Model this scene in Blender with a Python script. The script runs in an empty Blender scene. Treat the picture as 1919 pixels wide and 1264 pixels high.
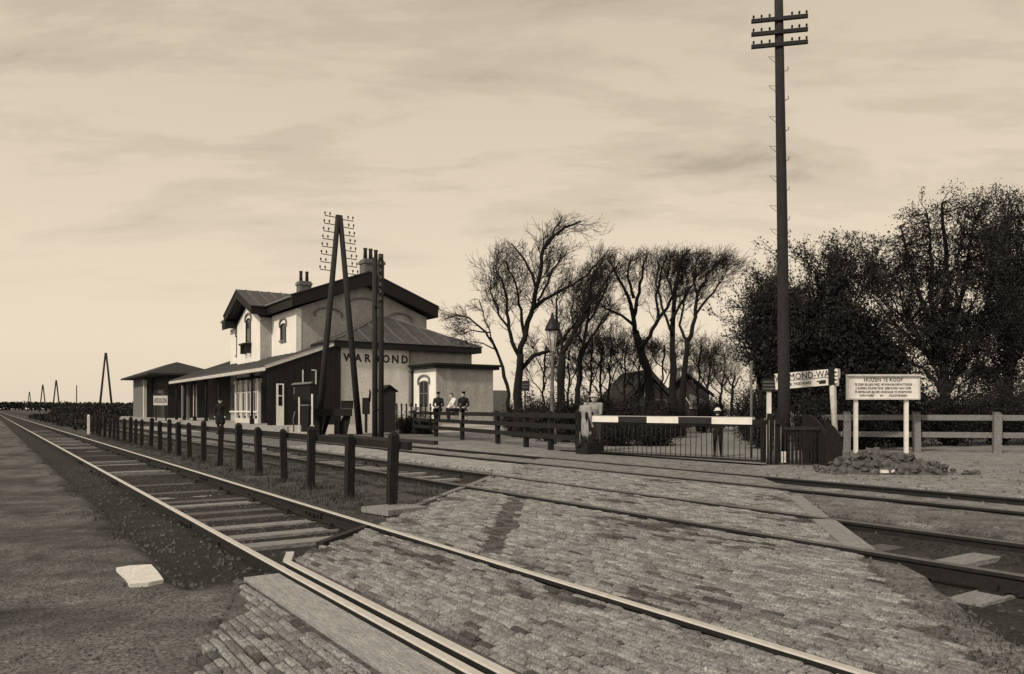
import bpy, math, random
import numpy as np
from mathutils import Vector, Matrix, noise as mnoise

random.seed(7)
RNG = np.random.default_rng(11)
SC = bpy.context.scene
COL = SC.collection

# ------------------------------------------------------------------ camera, sky, sun, exposure
# world X runs across the tracks (towards the station side), Y along the tracks, camera near the origin
F, H, HOR, CXP = 1450.0, 1.25, 768.0, 959.5          # focal length in photo pixels, eye height, horizon row
TH = math.atan2(980.0, F)
ST, CT = math.sin(TH), math.cos(TH)
cam_d = bpy.data.cameras.new('camera')
cam = bpy.data.objects.new('camera', cam_d)
COL.objects.link(cam)
cam.location = (0, 0, H)
cam.rotation_euler = (math.pi / 2, 0, -TH)
cam_d.sensor_width = 36
cam_d.lens = F / 1919 * 36
cam_d.shift_y = (HOR - 632.0) / 1919
cam_d.clip_start = 0.05
cam_d.clip_end = 9000
SC.camera = cam
SC.view_settings.view_transform = 'Standard'
SC.view_settings.look = 'None'
SC.view_settings.exposure = 0.0
SC.view_settings.gamma = 1.0

SUN_AZ = Vector((-0.93, -0.28, 0)).normalized()      # horizontal direction towards the sun
SUN_EL = math.radians(38)
SEPIA = (1.0, 0.848, 0.655)
world = bpy.data.worlds.new('World')
SC.world = world
world.use_nodes = True
nt = world.node_tree
for n in list(nt.nodes):
    nt.nodes.remove(n)
def wn(t, **kw):
    n = nt.nodes.new(t)
    for k, v in kw.items():
        setattr(n, k, v)
    return n
sky = wn('ShaderNodeTexSky', sky_type='NISHITA', sun_disc=False)
sky.sun_elevation = SUN_EL
sky.sun_rotation = math.atan2(SUN_AZ.x, SUN_AZ.y)
sky.air_density = 1.0
sky.dust_density = 4.0
sky.ozone_density = 1.0
bw = wn('ShaderNodeRGBToBW')
nt.links.new(sky.outputs[0], bw.inputs[0])
# even out the sun-side glow as thin high cloud does
evm = wn('ShaderNodeMath', operation='MULTIPLY_ADD'); evm.inputs[1].default_value = 0.30; evm.inputs[2].default_value = 6.9
nt.links.new(bw.outputs[0], evm.inputs[0])
clampn = wn('ShaderNodeMath', operation='MINIMUM'); clampn.inputs[1].default_value = 10.5
nt.links.new(evm.outputs[0], clampn.inputs[0])
tc = wn('ShaderNodeTexCoord')
sep = wn('ShaderNodeSeparateXYZ')
nt.links.new(tc.outputs['Generated'], sep.inputs[0])
zz = wn('ShaderNodeMath', operation='MAXIMUM'); zz.inputs[1].default_value = 0.0
nt.links.new(sep.outputs[2], zz.inputs[0])
zo = wn('ShaderNodeMath', operation='ADD'); zo.inputs[1].default_value = 0.16
nt.links.new(zz.outputs[0], zo.inputs[0])
px = wn('ShaderNodeMath', operation='DIVIDE'); py = wn('ShaderNodeMath', operation='DIVIDE')
nt.links.new(sep.outputs[0], px.inputs[0]); nt.links.new(zo.outputs[0], px.inputs[1])
nt.links.new(sep.outputs[1], py.inputs[0]); nt.links.new(zo.outputs[0], py.inputs[1])
cmb = wn('ShaderNodeCombineXYZ')
nt.links.new(px.outputs[0], cmb.inputs[0]); nt.links.new(py.outputs[0], cmb.inputs[1])
mr_ = wn('ShaderNodeMapping'); mr_.inputs['Rotation'].default_value = (0, 0, TH)
nt.links.new(cmb.outputs[0], mr_.inputs[0])
mp = wn('ShaderNodeMapping'); mp.inputs['Scale'].default_value = (0.85, 1.9, 1); mp.inputs['Location'].default_value = (6.3, 2.2, 0)
nt.links.new(mr_.outputs[0], mp.inputs[0])
n1 = wn('ShaderNodeTexNoise'); n1.inputs['Scale'].default_value = 1.7; n1.inputs['Detail'].default_value = 9; n1.inputs['Roughness'].default_value = 0.6; n1.inputs['Distortion'].default_value = 0.25
nt.links.new(mp.outputs[0], n1.inputs['Vector'])
r1 = wn('ShaderNodeValToRGB')
r1.color_ramp.interpolation = 'EASE'
r1.color_ramp.elements[0].position = 0.40; r1.color_ramp.elements[0].color = (1.0, 1.0, 1.0, 1)
r1.color_ramp.elements[1].position = 0.74; r1.color_ramp.elements[1].color = (0.62, 0.62, 0.62, 1)
e = r1.color_ramp.elements.new(0.46); e.color = (1.0, 1.0, 1.0, 1)
e = r1.color_ramp.elements.new(0.57); e.color = (0.88, 0.88, 0.88, 1)
nt.links.new(n1.outputs['Fac'], r1.inputs[0])
# clouds are only drawn above the hazy band over the horizon
fade = wn('ShaderNodeMapRange'); fade.inputs['From Min'].default_value = 0.10; fade.inputs['From Max'].default_value = 0.30
nt.links.new(sep.outputs[2], fade.inputs['Value'])
mxc = wn('ShaderNodeMix', data_type='RGBA'); mxc.inputs['A'].default_value = (1.0, 1.0, 1.0, 1)
nt.links.new(fade.outputs[0], mxc.inputs['Factor']); nt.links.new(r1.outputs[0], mxc.inputs['B'])
tint = wn('ShaderNodeMix', data_type='RGBA', blend_type='MULTIPLY'); tint.inputs['Factor'].default_value = 1
tint.inputs['B'].default_value = (*SEPIA, 1)
nt.links.new(mxc.outputs['Result'], tint.inputs['A'])
mul = wn('ShaderNodeVectorMath', operation='SCALE')
# the veil of cloud thins towards the zenith: the sky is palest along the horizon
zen = wn('ShaderNodeMapRange'); zen.inputs['From Min'].default_value = 0.08; zen.inputs['From Max'].default_value = 0.65; zen.inputs['To Min'].default_value = 1.10; zen.inputs['To Max'].default_value = 0.74
nt.links.new(sep.outputs[2], zen.inputs['Value'])
lum = wn('ShaderNodeMath', operation='MULTIPLY'); nt.links.new(clampn.outputs[0], lum.inputs[0]); nt.links.new(zen.outputs[0], lum.inputs[1])
nt.links.new(tint.outputs['Result'], mul.inputs[0]); nt.links.new(lum.outputs[0], mul.inputs['Scale'])
bg = wn('ShaderNodeBackground'); bg.inputs['Strength'].default_value = 0.1
nt.links.new(mul.outputs[0], bg.inputs['Color'])
wo = wn('ShaderNodeOutputWorld')
nt.links.new(bg.outputs[0], wo.inputs[0])

sun_d = bpy.data.lights.new('sun', 'SUN')
sun_d.energy = 2.8
sun_d.angle = math.radians(4)
sun_d.color = (1.0, 0.855, 0.67)
sun = bpy.data.objects.new('sun', sun_d)
COL.objects.link(sun)
sd = Vector((SUN_AZ.x * math.cos(SUN_EL), SUN_AZ.y * math.cos(SUN_EL), math.sin(SUN_EL)))
sun.rotation_euler = sd.to_track_quat('Z', 'Y').to_euler()
sun.location = sd * 60

# ------------------------------------------------------------------ helpers
def at(px_, py_, d):
    """point at camera depth d seen at a photo pixel (used to read real positions off the photograph)"""
    xc = (px_ - CXP) * d / F
    return Vector((CT * xc + ST * d, -ST * xc + CT * d, H + (HOR - py_) * d / F))
def on_ground(px_, py_, z=0.0):
    return at(px_, py_, F * (H - z) / (py_ - HOR))

def material(name, tone, rough=0.85, amp=0.25, scale=6.0, bump=0.0, stretch=(1, 1, 1), tintc=(1, 1, 1), metal=0.0, attr=False, bscale=None, spec=0.3, fine=0.0, fscale=60.0):
    if tintc == (1, 1, 1) and (attr or tone < 0.33): tintc = (0.97, 1.0, 1.06)
    m = bpy.data.materials.new(name)
    m.use_nodes = True
    t = m.node_tree
    b = t.nodes['Principled BSDF']
    b.inputs['Roughness'].default_value = rough
    b.inputs['Metallic'].default_value = metal
    b.inputs['Specular IOR Level'].default_value = spec
    tcn = t.nodes.new('ShaderNodeTexCoord')
    mpn = t.nodes.new('ShaderNodeMapping'); mpn.inputs['Scale'].default_value = stretch
    geo = t.nodes.new('ShaderNodeNewGeometry')
    t.links.new(geo.outputs['Position'], mpn.inputs[0])
    nz = t.nodes.new('ShaderNodeTexNoise'); nz.inputs['Scale'].default_value = scale; nz.inputs['Detail'].default_value = 8; nz.inputs['Roughness'].default_value = 0.62
    t.links.new(mpn.outputs[0], nz.inputs['Vector'])
    mr = t.nodes.new('ShaderNodeMapRange')
    mr.inputs['From Min'].default_value = 0.3; mr.inputs['From Max'].default_value = 0.7
    mr.inputs['To Min'].default_value = 1 - amp; mr.inputs['To Max'].default_value = 1 + amp
    t.links.new(nz.outputs['Fac'], mr.inputs['Value'])
    fac = mr.outputs[0]
    if fine:
        n3 = t.nodes.new('ShaderNodeTexNoise'); n3.inputs['Scale'].default_value = fscale; n3.inputs['Detail'].default_value = 4; n3.inputs['Roughness'].default_value = 0.75
        t.links.new(geo.outputs['Position'], n3.inputs['Vector'])
        m3 = t.nodes.new('ShaderNodeMapRange'); m3.inputs['From Min'].default_value = 0.3; m3.inputs['From Max'].default_value = 0.7; m3.inputs['To Min'].default_value = 1 - fine; m3.inputs['To Max'].default_value = 1 + fine
        t.links.new(n3.outputs['Fac'], m3.inputs['Value'])
        mm = t.nodes.new('ShaderNodeMath'); mm.operation = 'MULTIPLY'
        t.links.new(mr.outputs[0], mm.inputs[0]); t.links.new(m3.outputs[0], mm.inputs[1]); fac = mm.outputs[0]
    sc = t.nodes.new('ShaderNodeVectorMath'); sc.operation = 'SCALE'
    if attr:
        a = t.nodes.new('ShaderNodeAttribute'); a.attribute_name = 'tone'
        tm = t.nodes.new('ShaderNodeVectorMath'); tm.operation = 'MULTIPLY'; tm.inputs[1].default_value = tintc
        t.links.new(a.outputs['Color'], tm.inputs[0]); t.links.new(tm.outputs[0], sc.inputs[0])
    else:
        sc.inputs[0].default_value = (tone * tintc[0], tone * tintc[1], tone * tintc[2])
    t.links.new(fac, sc.inputs['Scale'])
    t.links.new(sc.outputs[0], b.inputs['Base Color'])
    if bump:
        n2 = t.nodes.new('ShaderNodeTexNoise'); n2.inputs['Scale'].default_value = bscale or scale * 3; n2.inputs['Detail'].default_value = 6
        t.links.new(mpn.outputs[0], n2.inputs['Vector'])
        bp = t.nodes.new('ShaderNodeBump'); bp.inputs['Strength'].default_value = bump; bp.inputs['Distance'].default_value = 0.03
        t.links.new(n2.outputs['Fac'], bp.inputs['Height'])
        t.links.new(bp.outputs[0], b.inputs['Normal'])
    return m

COOL = (0.98, 1.0, 1.1)
M = {}
M['ground'] = material('ground', 0.1, 0.95, 0.4, 4.0, 0.9, attr=True, bscale=38, fine=0.95, fscale=36)
M['brick'] = material('paving_brick', 0.2, 0.85, 0.3, 6.0, 0.6, attr=True, bscale=80, fine=0.7, fscale=60)
M['sand_bed'] = material('sand_bed', 0.085, 0.95, 0.4, 6, 0.6, fine=0.7, fscale=36, bscale=38)
M['road'] = material('road_dirt', 0.20, 0.95, 0.3, 5, 0.6, bscale=25, fine=0.4, fscale=40)
M['platform'] = material('platform_sand', 0.36, 0.95, 0.18, 3, 0.3)
M['kerb'] = material('kerb_stone', 0.3, 0.9, 0.3, 5, 0.3)
M['rail_top'] = material('rail_steel_worn', 0.55, 0.42, 0.12, 20, metal=0.25, spec=0.5)
M['rail_side'] = material('rail_steel_rust', 0.016, 0.8, 0.3, 14, 0.3, tintc=COOL)
M['sleeper'] = material('sleeper_wood', 0.27, 0.9, 0.45, 8, 0.6, stretch=(1.5, 12, 3))
M['sleeper_dark'] = material('sleeper_wood_dark', 0.12, 0.9, 0.5, 8, 0.6, stretch=(1.5, 12, 3))
M['board'] = material('crossing_board', 0.30, 0.85, 0.25, 5, 0.5, stretch=(5, 1, 4), fine=0.35, fscale=60)
M['plank'] = material('edge_plank', 0.23, 0.9, 0.3, 8, 0.4, stretch=(3, 3, 3))
M['tar'] = material('tarred_wood', 0.013, 0.85, 0.7, 9, 0.6, stretch=(4, 4, 1), tintc=COOL)
M['oldwood'] = material('weathered_dark_wood', 0.03, 0.9, 0.5, 10, 0.5, stretch=(3, 3, 1), tintc=COOL)
M['greywood'] = material('grey_weathered_wood', 0.19, 0.9, 0.4, 8, 0.5, stretch=(2, 2, 5))
M['pole'] = material('pole_wood', 0.024, 0.85, 0.5, 14, 0.5, stretch=(3, 3, 0.4), tintc=COOL)
M['white'] = material('white_paint', 0.75, 0.6, 0.14, 5, 0.15)
M['slab'] = material('worn_slab', 0.62, 0.9, 0.15, 9, 0.12, fine=0.2, fscale=40)
M['offwhite'] = material('offwhite_paint', 0.55, 0.7, 0.2, 6, 0.2)
M['black'] = material('black_paint', 0.02, 0.6, 0.3, 8, tintc=COOL)
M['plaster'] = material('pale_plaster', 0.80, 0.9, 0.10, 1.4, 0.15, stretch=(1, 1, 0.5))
M['plaster_side'] = material('plaster_shaded_side', 0.37, 0.9, 0.20, 1.6, 0.3, stretch=(1, 1, 0.25), fine=0.3, fscale=9)  # fronts' plaster in a darker copy, shade of the side walls painted in
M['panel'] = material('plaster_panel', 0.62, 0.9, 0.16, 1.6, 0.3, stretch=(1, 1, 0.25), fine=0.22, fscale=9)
M['moulding'] = material('moulding', 0.17, 0.9, 0.2, 6)
M['dark_trim'] = material('dark_trim_paint', 0.012, 0.7, 0.3, 4, tintc=COOL)
M['roof_metal'] = material('zinc_roof', 0.065, 0.65, 0.3, 2.5, 0.15)
M['roof_dark'] = material('dark_roof', 0.025, 0.8, 0.4, 3, 0.2, tintc=COOL)
M['seam'] = material('roof_seam', 0.13, 0.6, 0.15, 4)
M['dark_shade_wall'] = material('shade_toned_boarding', 0.012, 0.8, 0.35, 3, 0.2, stretch=(6, 6, 0.6), tintc=COOL)  # near-black tone has the shade under the canopy painted in
M['brickwall'] = material('shed_brick', 0.15, 0.9, 0.35, 9, 0.3)
M['chimney'] = material('chimney_brick', 0.13, 0.9, 0.4, 9, 0.4)
M['pot'] = material('chimney_pot', 0.04, 0.8, 0.3, 6)
M['bark'] = material('bark', 0.013, 0.95, 0.5, 14, 0.8, stretch=(3, 3, 0.7), tintc=COOL)
M['twig'] = material('twigs', 0.015, 0.95, 0.3, 6, tintc=COOL)
M['leaf'] = material('leaves', 0.019, 0.6, 0.5, 4, tintc=COOL)
M['leafdark'] = material('evergreen_leaves', 0.013, 0.7, 0.5, 4, tintc=COOL)
M['grass'] = material('grass', 0.075, 0.9, 0.5, 5)
M['stone'] = material('stones', 0.07, 0.9, 0.5, 9, 0.4)
M['clod'] = material('clods', 0.09, 0.95, 0.5, 9, 0.6)
M['skin'] = material('skin', 0.45, 0.6, 0.08, 20)
M['hair'] = material('hair', 0.03, 0.6, 0.3, 30)
M['cloth_dark'] = material('dark_cloth', 0.014, 0.9, 0.35, 9, 0.3, tintc=COOL)
M['cloth_light'] = material('light_cloth', 0.28, 0.9, 0.2, 9, 0.3)
M['cloth_white'] = material('white_cloth', 0.72, 0.9, 0.12, 9, 0.2)
M['cloth_grey'] = material('grey_cloth', 0.16, 0.9, 0.2, 9, 0.3)
M['straw'] = material('straw', 0.5, 0.8, 0.2, 30)
M['thatch'] = material('thatch', 0.02, 0.95, 0.5, 7, 0.8, stretch=(4, 4, 1))
M['insul'] = material('porcelain', 0.5, 0.3, 0.1, 5)
M['iron'] = material('cast_iron', 0.02, 0.55, 0.3, 9, metal=0.3)
M['greypost'] = material('grey_painted_iron', 0.12, 0.6, 0.25, 8)
g = bpy.data.materials.new('window_glass'); g.use_nodes = True
gb = g.node_tree.nodes['Principled BSDF']
gb.inputs['Base Color'].default_value = (0.012, 0.012, 0.013, 1); gb.inputs['Roughness'].default_value = 0.12; gb.inputs['Specular IOR Level'].default_value = 0.35
M['glass'] = g
g = bpy.data.materials.new('lantern_glass'); g.use_nodes = True
gb = g.node_tree.nodes['Principled BSDF']
gb.inputs['Base Color'].default_value = (0.9, 0.9, 0.9, 1); gb.inputs['Roughness'].default_value = 0.05; gb.inputs['Alpha'].default_value = 0.22
M['clear'] = g

def link(o, parent=None):
    COL.objects.link(o)
    if parent is not None:
        o.parent = parent
    return o
def tag(o, label=None, cat=None, group=None, kind=None):
    if label: o['label'] = label
    if cat: o['category'] = cat
    if group: o['group'] = group
    if kind: o['kind'] = kind
    return o
def thing(name, label, cat, loc=(0, 0, 0), rz=0.0, group=None):
    o = bpy.data.objects.new(name, None)
    o.empty_display_size = 0.2
    o.location = loc
    o.rotation_euler = (0, 0, rz)
    link(o)
    return tag(o, label, cat, group)

class MB:
    def __init__(s):
        s.v = []; s.f = []; s.m = []; s.smooth = []
    def add(s, vs, fs, mi=0, sm=False):
        b = len(s.v)
        s.v.extend([tuple(p) for p in vs])
        s.f.extend([tuple(b + i for i in f) for f in fs])
        s.m.extend([mi] * len(fs)); s.smooth.extend([sm] * len(fs))
        return s
    def box(s, x0, x1, y0, y1, z0, z1, mi=0):
        vs = [(x0, y0, z0), (x1, y0, z0), (x1, y1, z0), (x0, y1, z0), (x0, y0, z1), (x1, y0, z1), (x1, y1, z1), (x0, y1, z1)]
        return s.add(vs, [(3, 2, 1, 0), (4, 5, 6, 7), (0, 1, 5, 4), (1, 2, 6, 5), (2, 3, 7, 6), (3, 0, 4, 7)], mi)
    def obox(s, c, sx, sy, sz, rz=0, rx=0, ry=0, mi=0):
        R = Matrix.Rotation(rz, 3, 'Z') @ Matrix.Rotation(ry, 3, 'Y') @ Matrix.Rotation(rx, 3, 'X')
        c = Vector(c)
        vs = [c + R @ Vector((a * sx / 2, b * sy / 2, d * sz / 2)) for d in (-1, 1) for a, b in ((-1, -1), (1, -1), (1, 1), (-1, 1))]
        return s.add(vs, [(3, 2, 1, 0), (4, 5, 6, 7), (0, 1, 5, 4), (1, 2, 6, 5), (2, 3, 7, 6), (3, 0, 4, 7)], mi)
    def bar(s, p0, p1, w, h, mi=0, up=(0, 0, 1)):
        p0, p1 = Vector(p0), Vector(p1)
        d = (p1 - p0).normalized(); u = Vector(up)
        if abs(d.dot(u)) > 0.98: u = Vector((0, 1, 0))
        sdir = d.cross(u).normalized(); u = sdir.cross(d)
        vs = [p + sdir * a * w / 2 + u * b * h / 2 for p in (p0, p1) for a, b in ((-1, -1), (1, -1), (1, 1), (-1, 1))]
        return s.add(vs, [(3, 2, 1, 0), (4, 5, 6, 7), (0, 1, 5, 4), (1, 2, 6, 5), (2, 3, 7, 6), (3, 0, 4, 7)], mi)
    def tube(s, pts, rad, n=6, mi=0, cap=True, sm=True):
        pts = [Vector(p) for p in pts]
        if not hasattr(rad, '__len__'): rad = [rad] * len(pts)
        vs = []
        prev = None
        for i, p in enumerate(pts):
            d = (pts[min(i + 1, len(pts) - 1)] - pts[max(i - 1, 0)])
            if d.length < 1e-9: d = Vector((0, 0, 1))
            d.normalize()
            if prev is None:
                a = d.cross(Vector((0.31, 0.17, 0.93)));
                if a.length < 1e-3: a = d.cross(Vector((1, 0, 0)))
            else:
                a = prev - d * prev.dot(d)
            a.normalize(); prev = a
            b = d.cross(a)
            for k in range(n):
                t = 2 * math.pi * k / n
                vs.append(p + (a * math.cos(t) + b * math.sin(t)) * rad[i])
        fs = []
        for i in range(len(pts) - 1):
            for k in range(n):
                k2 = (k + 1) % n
                fs.append((i * n + k, i * n + k2, (i + 1) * n + k2, (i + 1) * n + k))
        s.add(vs, fs, mi, sm)
        if cap:
            b = len(s.v) - len(vs)
            s.f.append(tuple(b + k for k in reversed(range(n)))); s.m.append(mi); s.smooth.append(False)
            s.f.append(tuple(b + (len(pts) - 1) * n + k for k in range(n))); s.m.append(mi); s.smooth.append(False)
        return s
    def lathe(s, prof, c=(0, 0, 0), n=12, mi=0, sm=True):
        cx, cy, cz = c
        vs = [(cx + r * math.cos(2 * math.pi * k / n), cy + r * math.sin(2 * math.pi * k / n), cz + z) for r, z in prof for k in range(n)]
        fs = [(i * n + k, i * n + (k + 1) % n, (i + 1) * n + (k + 1) % n, (i + 1) * n + k) for i in range(len(prof) - 1) for k in range(n)]
        fs.append(tuple(reversed(range(n)))); fs.append(tuple((len(prof) - 1) * n + k for k in range(n)))
        return s.add(vs, fs, mi, sm)
    def ball(s, c, r, n=8, mi=0):
        c = Vector(c); rx, ry, rz = r if hasattr(r, '__len__') else (r, r, r)
        rows = max(4, n * 2 // 3)
        vs = []
        for i in range(rows + 1):
            t = math.pi * i / rows
            for k in range(n):
                a = 2 * math.pi * k / n
                vs.append((c.x + rx * math.sin(t) * math.cos(a), c.y + ry * math.sin(t) * math.sin(a), c.z + rz * math.cos(t)))
        fs = [(i * n + k, (i + 1) * n + k, (i + 1) * n + (k + 1) % n, i * n + (k + 1) % n) for i in range(rows) for k in range(n)]
        return s.add(vs, fs, mi, True)
    def prism(s, poly, vec, mi=0):
        """closed prism from a planar polygon swept by vec"""
        vec = Vector(vec); n = len(poly)
        p = [Vector(q) for q in poly]
        nrm = Vector((0, 0, 0))
        for i in range(n):
            nrm += p[i].cross(p[(i + 1) % n])
        if nrm.dot(vec) > 0: p.reverse()
        vs = p + [q + vec for q in p]
        fs = [tuple(range(n)), tuple(reversed(range(n, 2 * n)))]
        fs += [(i, i + n, (i + 1) % n + n, (i + 1) % n) for i in range(n)]
        return s.add(vs, fs, mi)
    def mesh(s, name, mats):
        me = bpy.data.meshes.new(name)
        me.from_pydata(s.v, [], s.f)
        for m in (mats if isinstance(mats, (list, tuple)) else [mats]):
            me.materials.append(M[m] if isinstance(m, str) else m)
        me.polygons.foreach_set('material_index', s.m)
        me.polygons.foreach_set('use_smooth', s.smooth)
        me.update()
        return me
    def build(s, name, mats, parent=None, loc=None):
        o = bpy.data.objects.new(name, s.mesh(name, mats))
        if loc is not None: o.location = loc
        return link(o, parent)

def place(mesh, name, parent, loc=(0, 0, 0), rz=0.0, scale=None):
    o = bpy.data.objects.new(name, mesh)
    o.location = loc; o.rotation_euler = (0, 0, rz)
    if scale is not None: o.scale = scale
    return link(o, parent)

def text_mesh(txt, size, mat, spacing=1.0, xs=1.0, depth=0.01, align='CENTER', bold=0.0):
    cu = bpy.data.curves.new('txt', 'FONT')
    cu.body = txt; cu.size = size; cu.extrude = depth; cu.space_character = spacing
    cu.align_x = align; cu.align_y = 'CENTER'
    cu.resolution_u = 2; cu.offset = bold
    to = bpy.data.objects.new('txt', cu)
    COL.objects.link(to)
    dg = bpy.context.evaluated_depsgraph_get()
    me = bpy.data.meshes.new_from_object(to.evaluated_get(dg))
    COL.objects.unlink(to)
    bpy.data.objects.remove(to)
    for v in me.vertices: v.co.x *= xs
    me.materials.clear(); me.materials.append(M[mat])
    return me

def np_mesh(name, verts, faces_n, mats, tone=None):
    """verts: (N*k,3) array, consecutive k verts form one face"""
    k = faces_n
    nv = len(verts); nf = nv // k
    me = bpy.data.meshes.new(name)
    me.vertices.add(nv); me.vertices.foreach_set('co', verts.astype(np.float32).ravel())
    me.loops.add(nv); me.loops.foreach_set('vertex_index', np.arange(nv, dtype=np.int32))
    me.polygons.add(nf)
    me.polygons.foreach_set('loop_start', np.arange(0, nv, k, dtype=np.int32))
    me.polygons.foreach_set('loop_total', np.full(nf, k, dtype=np.int32))
    me.update(calc_edges=True)
    for m in (mats if isinstance(mats, (list, tuple)) else [mats]): me.materials.append(M[m])
    return me

def leaf_quads(centres, size, jitter=0.5, flat=0.0):
    """random small leaf quads at centres -> (4N,3) verts"""
    n = len(centres)
    a = RNG.normal(size=(n, 3)); a /= np.linalg.norm(a, axis=1)[:, None]
    b = RNG.normal(size=(n, 3))
    if flat: b[:, 2] *= flat; a[:, 2] *= flat; a /= np.linalg.norm(a, axis=1)[:, None]
    b -= a * (a * b).sum(1)[:, None]; b /= np.linalg.norm(b, axis=1)[:, None]
    s = size * (1 + jitter * (RNG.random((n, 1)) - 0.5) * 2)
    q = np.stack([centres + a * s, centres + b * s * 0.5, centres - a * s, centres - b * s * 0.5], axis=1)
    return q.reshape(-1, 3)
# ------------------------------------------------------------------ the setting: ground, crossing, tracks, platform
RAILS = {'near': (1.88, 3.385), 'middle': (6.35, 7.85), 'far': (10.3, 11.8)}
def yl(x): return x + 4.3                     # far edge of the skewed crossing
def yr(x): return 0.93 * x - 1.9              # near edge
def in_cross(x, y, pad=0.0):
    if x < 0.5 or x > 60: return False
    if x < 1.6:
        return yr(x) - pad < y and x > 0.80 + (y - 3.9) * 0.40 - pad and y < yl(x) + pad
    return yr(x) - pad < y < yl(x) + pad
def nz(x, y, s=1.0, o=0.0):
    return mnoise.noise(Vector((x * s + o, y * s - o, o * 0.37)))
def ground_at(x, y):
    """height and tone of the ground"""
    j = 0.12 * nz(x, y, 2.1)
    n = nz(x, y, 0.9, 3) * 0.5 + nz(x, y, 3.3, 5) * 0.5
    if in_cross(x, y):
        z, t = (-0.07, 0.03) if x < 10 else (-0.012 + 0.012 * n, 0.20 + 0.05 * n)
        return z, t
    ds = 0.02 * n
    if 3.6 < x < 6.2 and yr(x) - 0.42 + j < y <= yr(x): return -0.012 + 0.3 * ds, 0.14 * (1 + 0.4 * n)
    if x + j < 1.12:
        z, t = -0.03 + 0.7 * ds, 0.092 * (1 + 0.35 * n + 0.3 * nz(x * 0.5, y * 1.0, 0.7, 8) + 0.7 * nz((CT * x - ST * y) * 0.9, (ST * x + CT * y) * 4.2, 1.0, 17))
        z += 0.012 * nz(x, y, 3.7, 12) * nz(x, y, 1.1, 14) * 4
        if nz(x, y * 0.6, 1.3, 71) > 0.33: t *= 0.6
        if y < 8 and x > -1: t *= 1.0
        if x < -4: t = 0.11
    elif x < 1.62 and y < 6.15 + j:
        k_ = min(1.0, max(0.0, (6.15 + j - y) / 0.6))
        z, t = -0.085 + 0.073 * k_ + 0.5 * ds, 0.04 + 0.09 * k_ * (1 + 0.6 * n)
    elif x + j < 4.05:
        c = abs(x - 2.67)
        z, t = (-0.155 if c < 0.7 else -0.085) + ds, 0.022 * (1 + 0.6 * n)
        if c >= 0.7 and x > 2.67: z, t = -0.06 + ds, 0.05
        if y < 2.5 and x > 3.6: t = 0.09
    elif x + j < 5.75:
        z, t = -0.04 + 2 * ds, 0.065 * (1 + 0.9 * n)
        if y < 4.6 and x > 4.6 + j: z, t = -0.13 + ds, 0.025
    elif x + j < 8.4:
        c = abs(x - 7.1)
        z, t = (-0.155 if c < 0.7 else -0.075) + ds, 0.03 * (1 + 0.6 * n)
        if y < 7 :
            t = 0.035
            if c < 0.7: z = -0.155
        if y < 7 and c >= 0.7 and x < 7.1: z = -0.16 + ds
    elif x + j < 10.1:
        z, t = -0.01 + ds, 0.30 * (1 + 0.2 * n)
        if y < 9: t = 0.14 * (1 + 0.9 * n)
    elif x + j < 12.2:
        z, t = -0.05 + ds, 0.20 * (1 + 0.4 * n)
        if y < 9:
            t = 0.17 * (1 + 0.9 * n)
            if min(abs(x - 10.3), abs(x - 11.8)) < 0.22: z, t = -0.13 + ds, 0.03  # ground beside the far rails toned dark for the rails' shadow
        if y > 45: t = 0.1
    elif x < 30 and y < 40:
        z, t = 0.0 + ds, 0.22 * (1 + 0.35 * n)
    else:
        z, t = 0.0, 0.10 * (1 + 0.4 * n)
    if y > 60 and x > 1.1: t = min(t, 0.05)
    if abs(x - 16) < 9 and y > 26 and y < 45: t = 0.15 * (1 + 0.4 * n)
    return z, max(t, 0.01)

def lines(segs):
    out = []
    for a, b, s in segs:
        k = max(1, int(round((b - a) / s)))
        out += [a + (b - a) * i / k for i in range(k)]
    return out + [segs[-1][1]]
gx = lines([(-4000, -200, 950), (-200, -20, 30), (-20, -3, 1.0), (-3, 13, 0.14), (13, 30, 0.5), (30, 90, 5), (90, 4000, 600)])
gy = lines([(-4000, -60, 800), (-60, -6, 3), (-6, 16, 0.16), (16, 60, 0.4), (60, 160, 3), (160, 600, 40), (600, 5000, 800)])
vs, tones, fs = [], [], []
for y in gy:
    for x in gx:
        z, t = ground_at(x, y)
        vs.append((x, y, z)); tones.append((t, t, t, 1.0))
W = len(gx)
for j in range(len(gy) - 1):
    for i in range(W - 1):
        a = j * W + i
        fs.append((a, a + 1, a + W + 1, a + W))
me = bpy.data.meshes.new('ground')
me.from_pydata(vs, [], fs)
ca = me.color_attributes.new('tone', 'FLOAT_COLOR', 'POINT')
ca.data.foreach_set('color', np.array(tones, dtype=np.float32).ravel())
me.materials.append(M['ground'])
me.polygons.foreach_set('use_smooth', [True] * len(fs))
tag(link(bpy.data.objects.new('ground', me)), kind='structure')

# paved crossing: bed sheet in the strips between the rails, bricks on top
STRIPS = [(0.55, 1.558), (2.06, 3.31), (3.48, 6.27), (6.46, 7.78), (7.96, 10.1)]
mb = MB()
for x0, x1 in STRIPS:
    n = max(2, int((x1 - x0) / 0.25))
    for i in range(n):
        a = x0 + (x1 - x0) * i / n; b = x0 + (x1 - x0) * (i + 1) / n
        if x1 < 1.7:
            ya, yb = min(yl(a), 3.9 + (a - 0.80) / 0.40), min(yl(b), 3.9 + (b - 0.80) / 0.40)
        else:
            ya, yb = yl(a), yl(b)
        mb.add([(a, yr(a), -0.016), (b, yr(b), -0.016), (b, yb, -0.016), (a, ya, -0.016)], [(0, 1, 2, 3)])
crossing = tag(mb.build('paved_crossing', 'sand_bed'), kind='structure')

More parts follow.
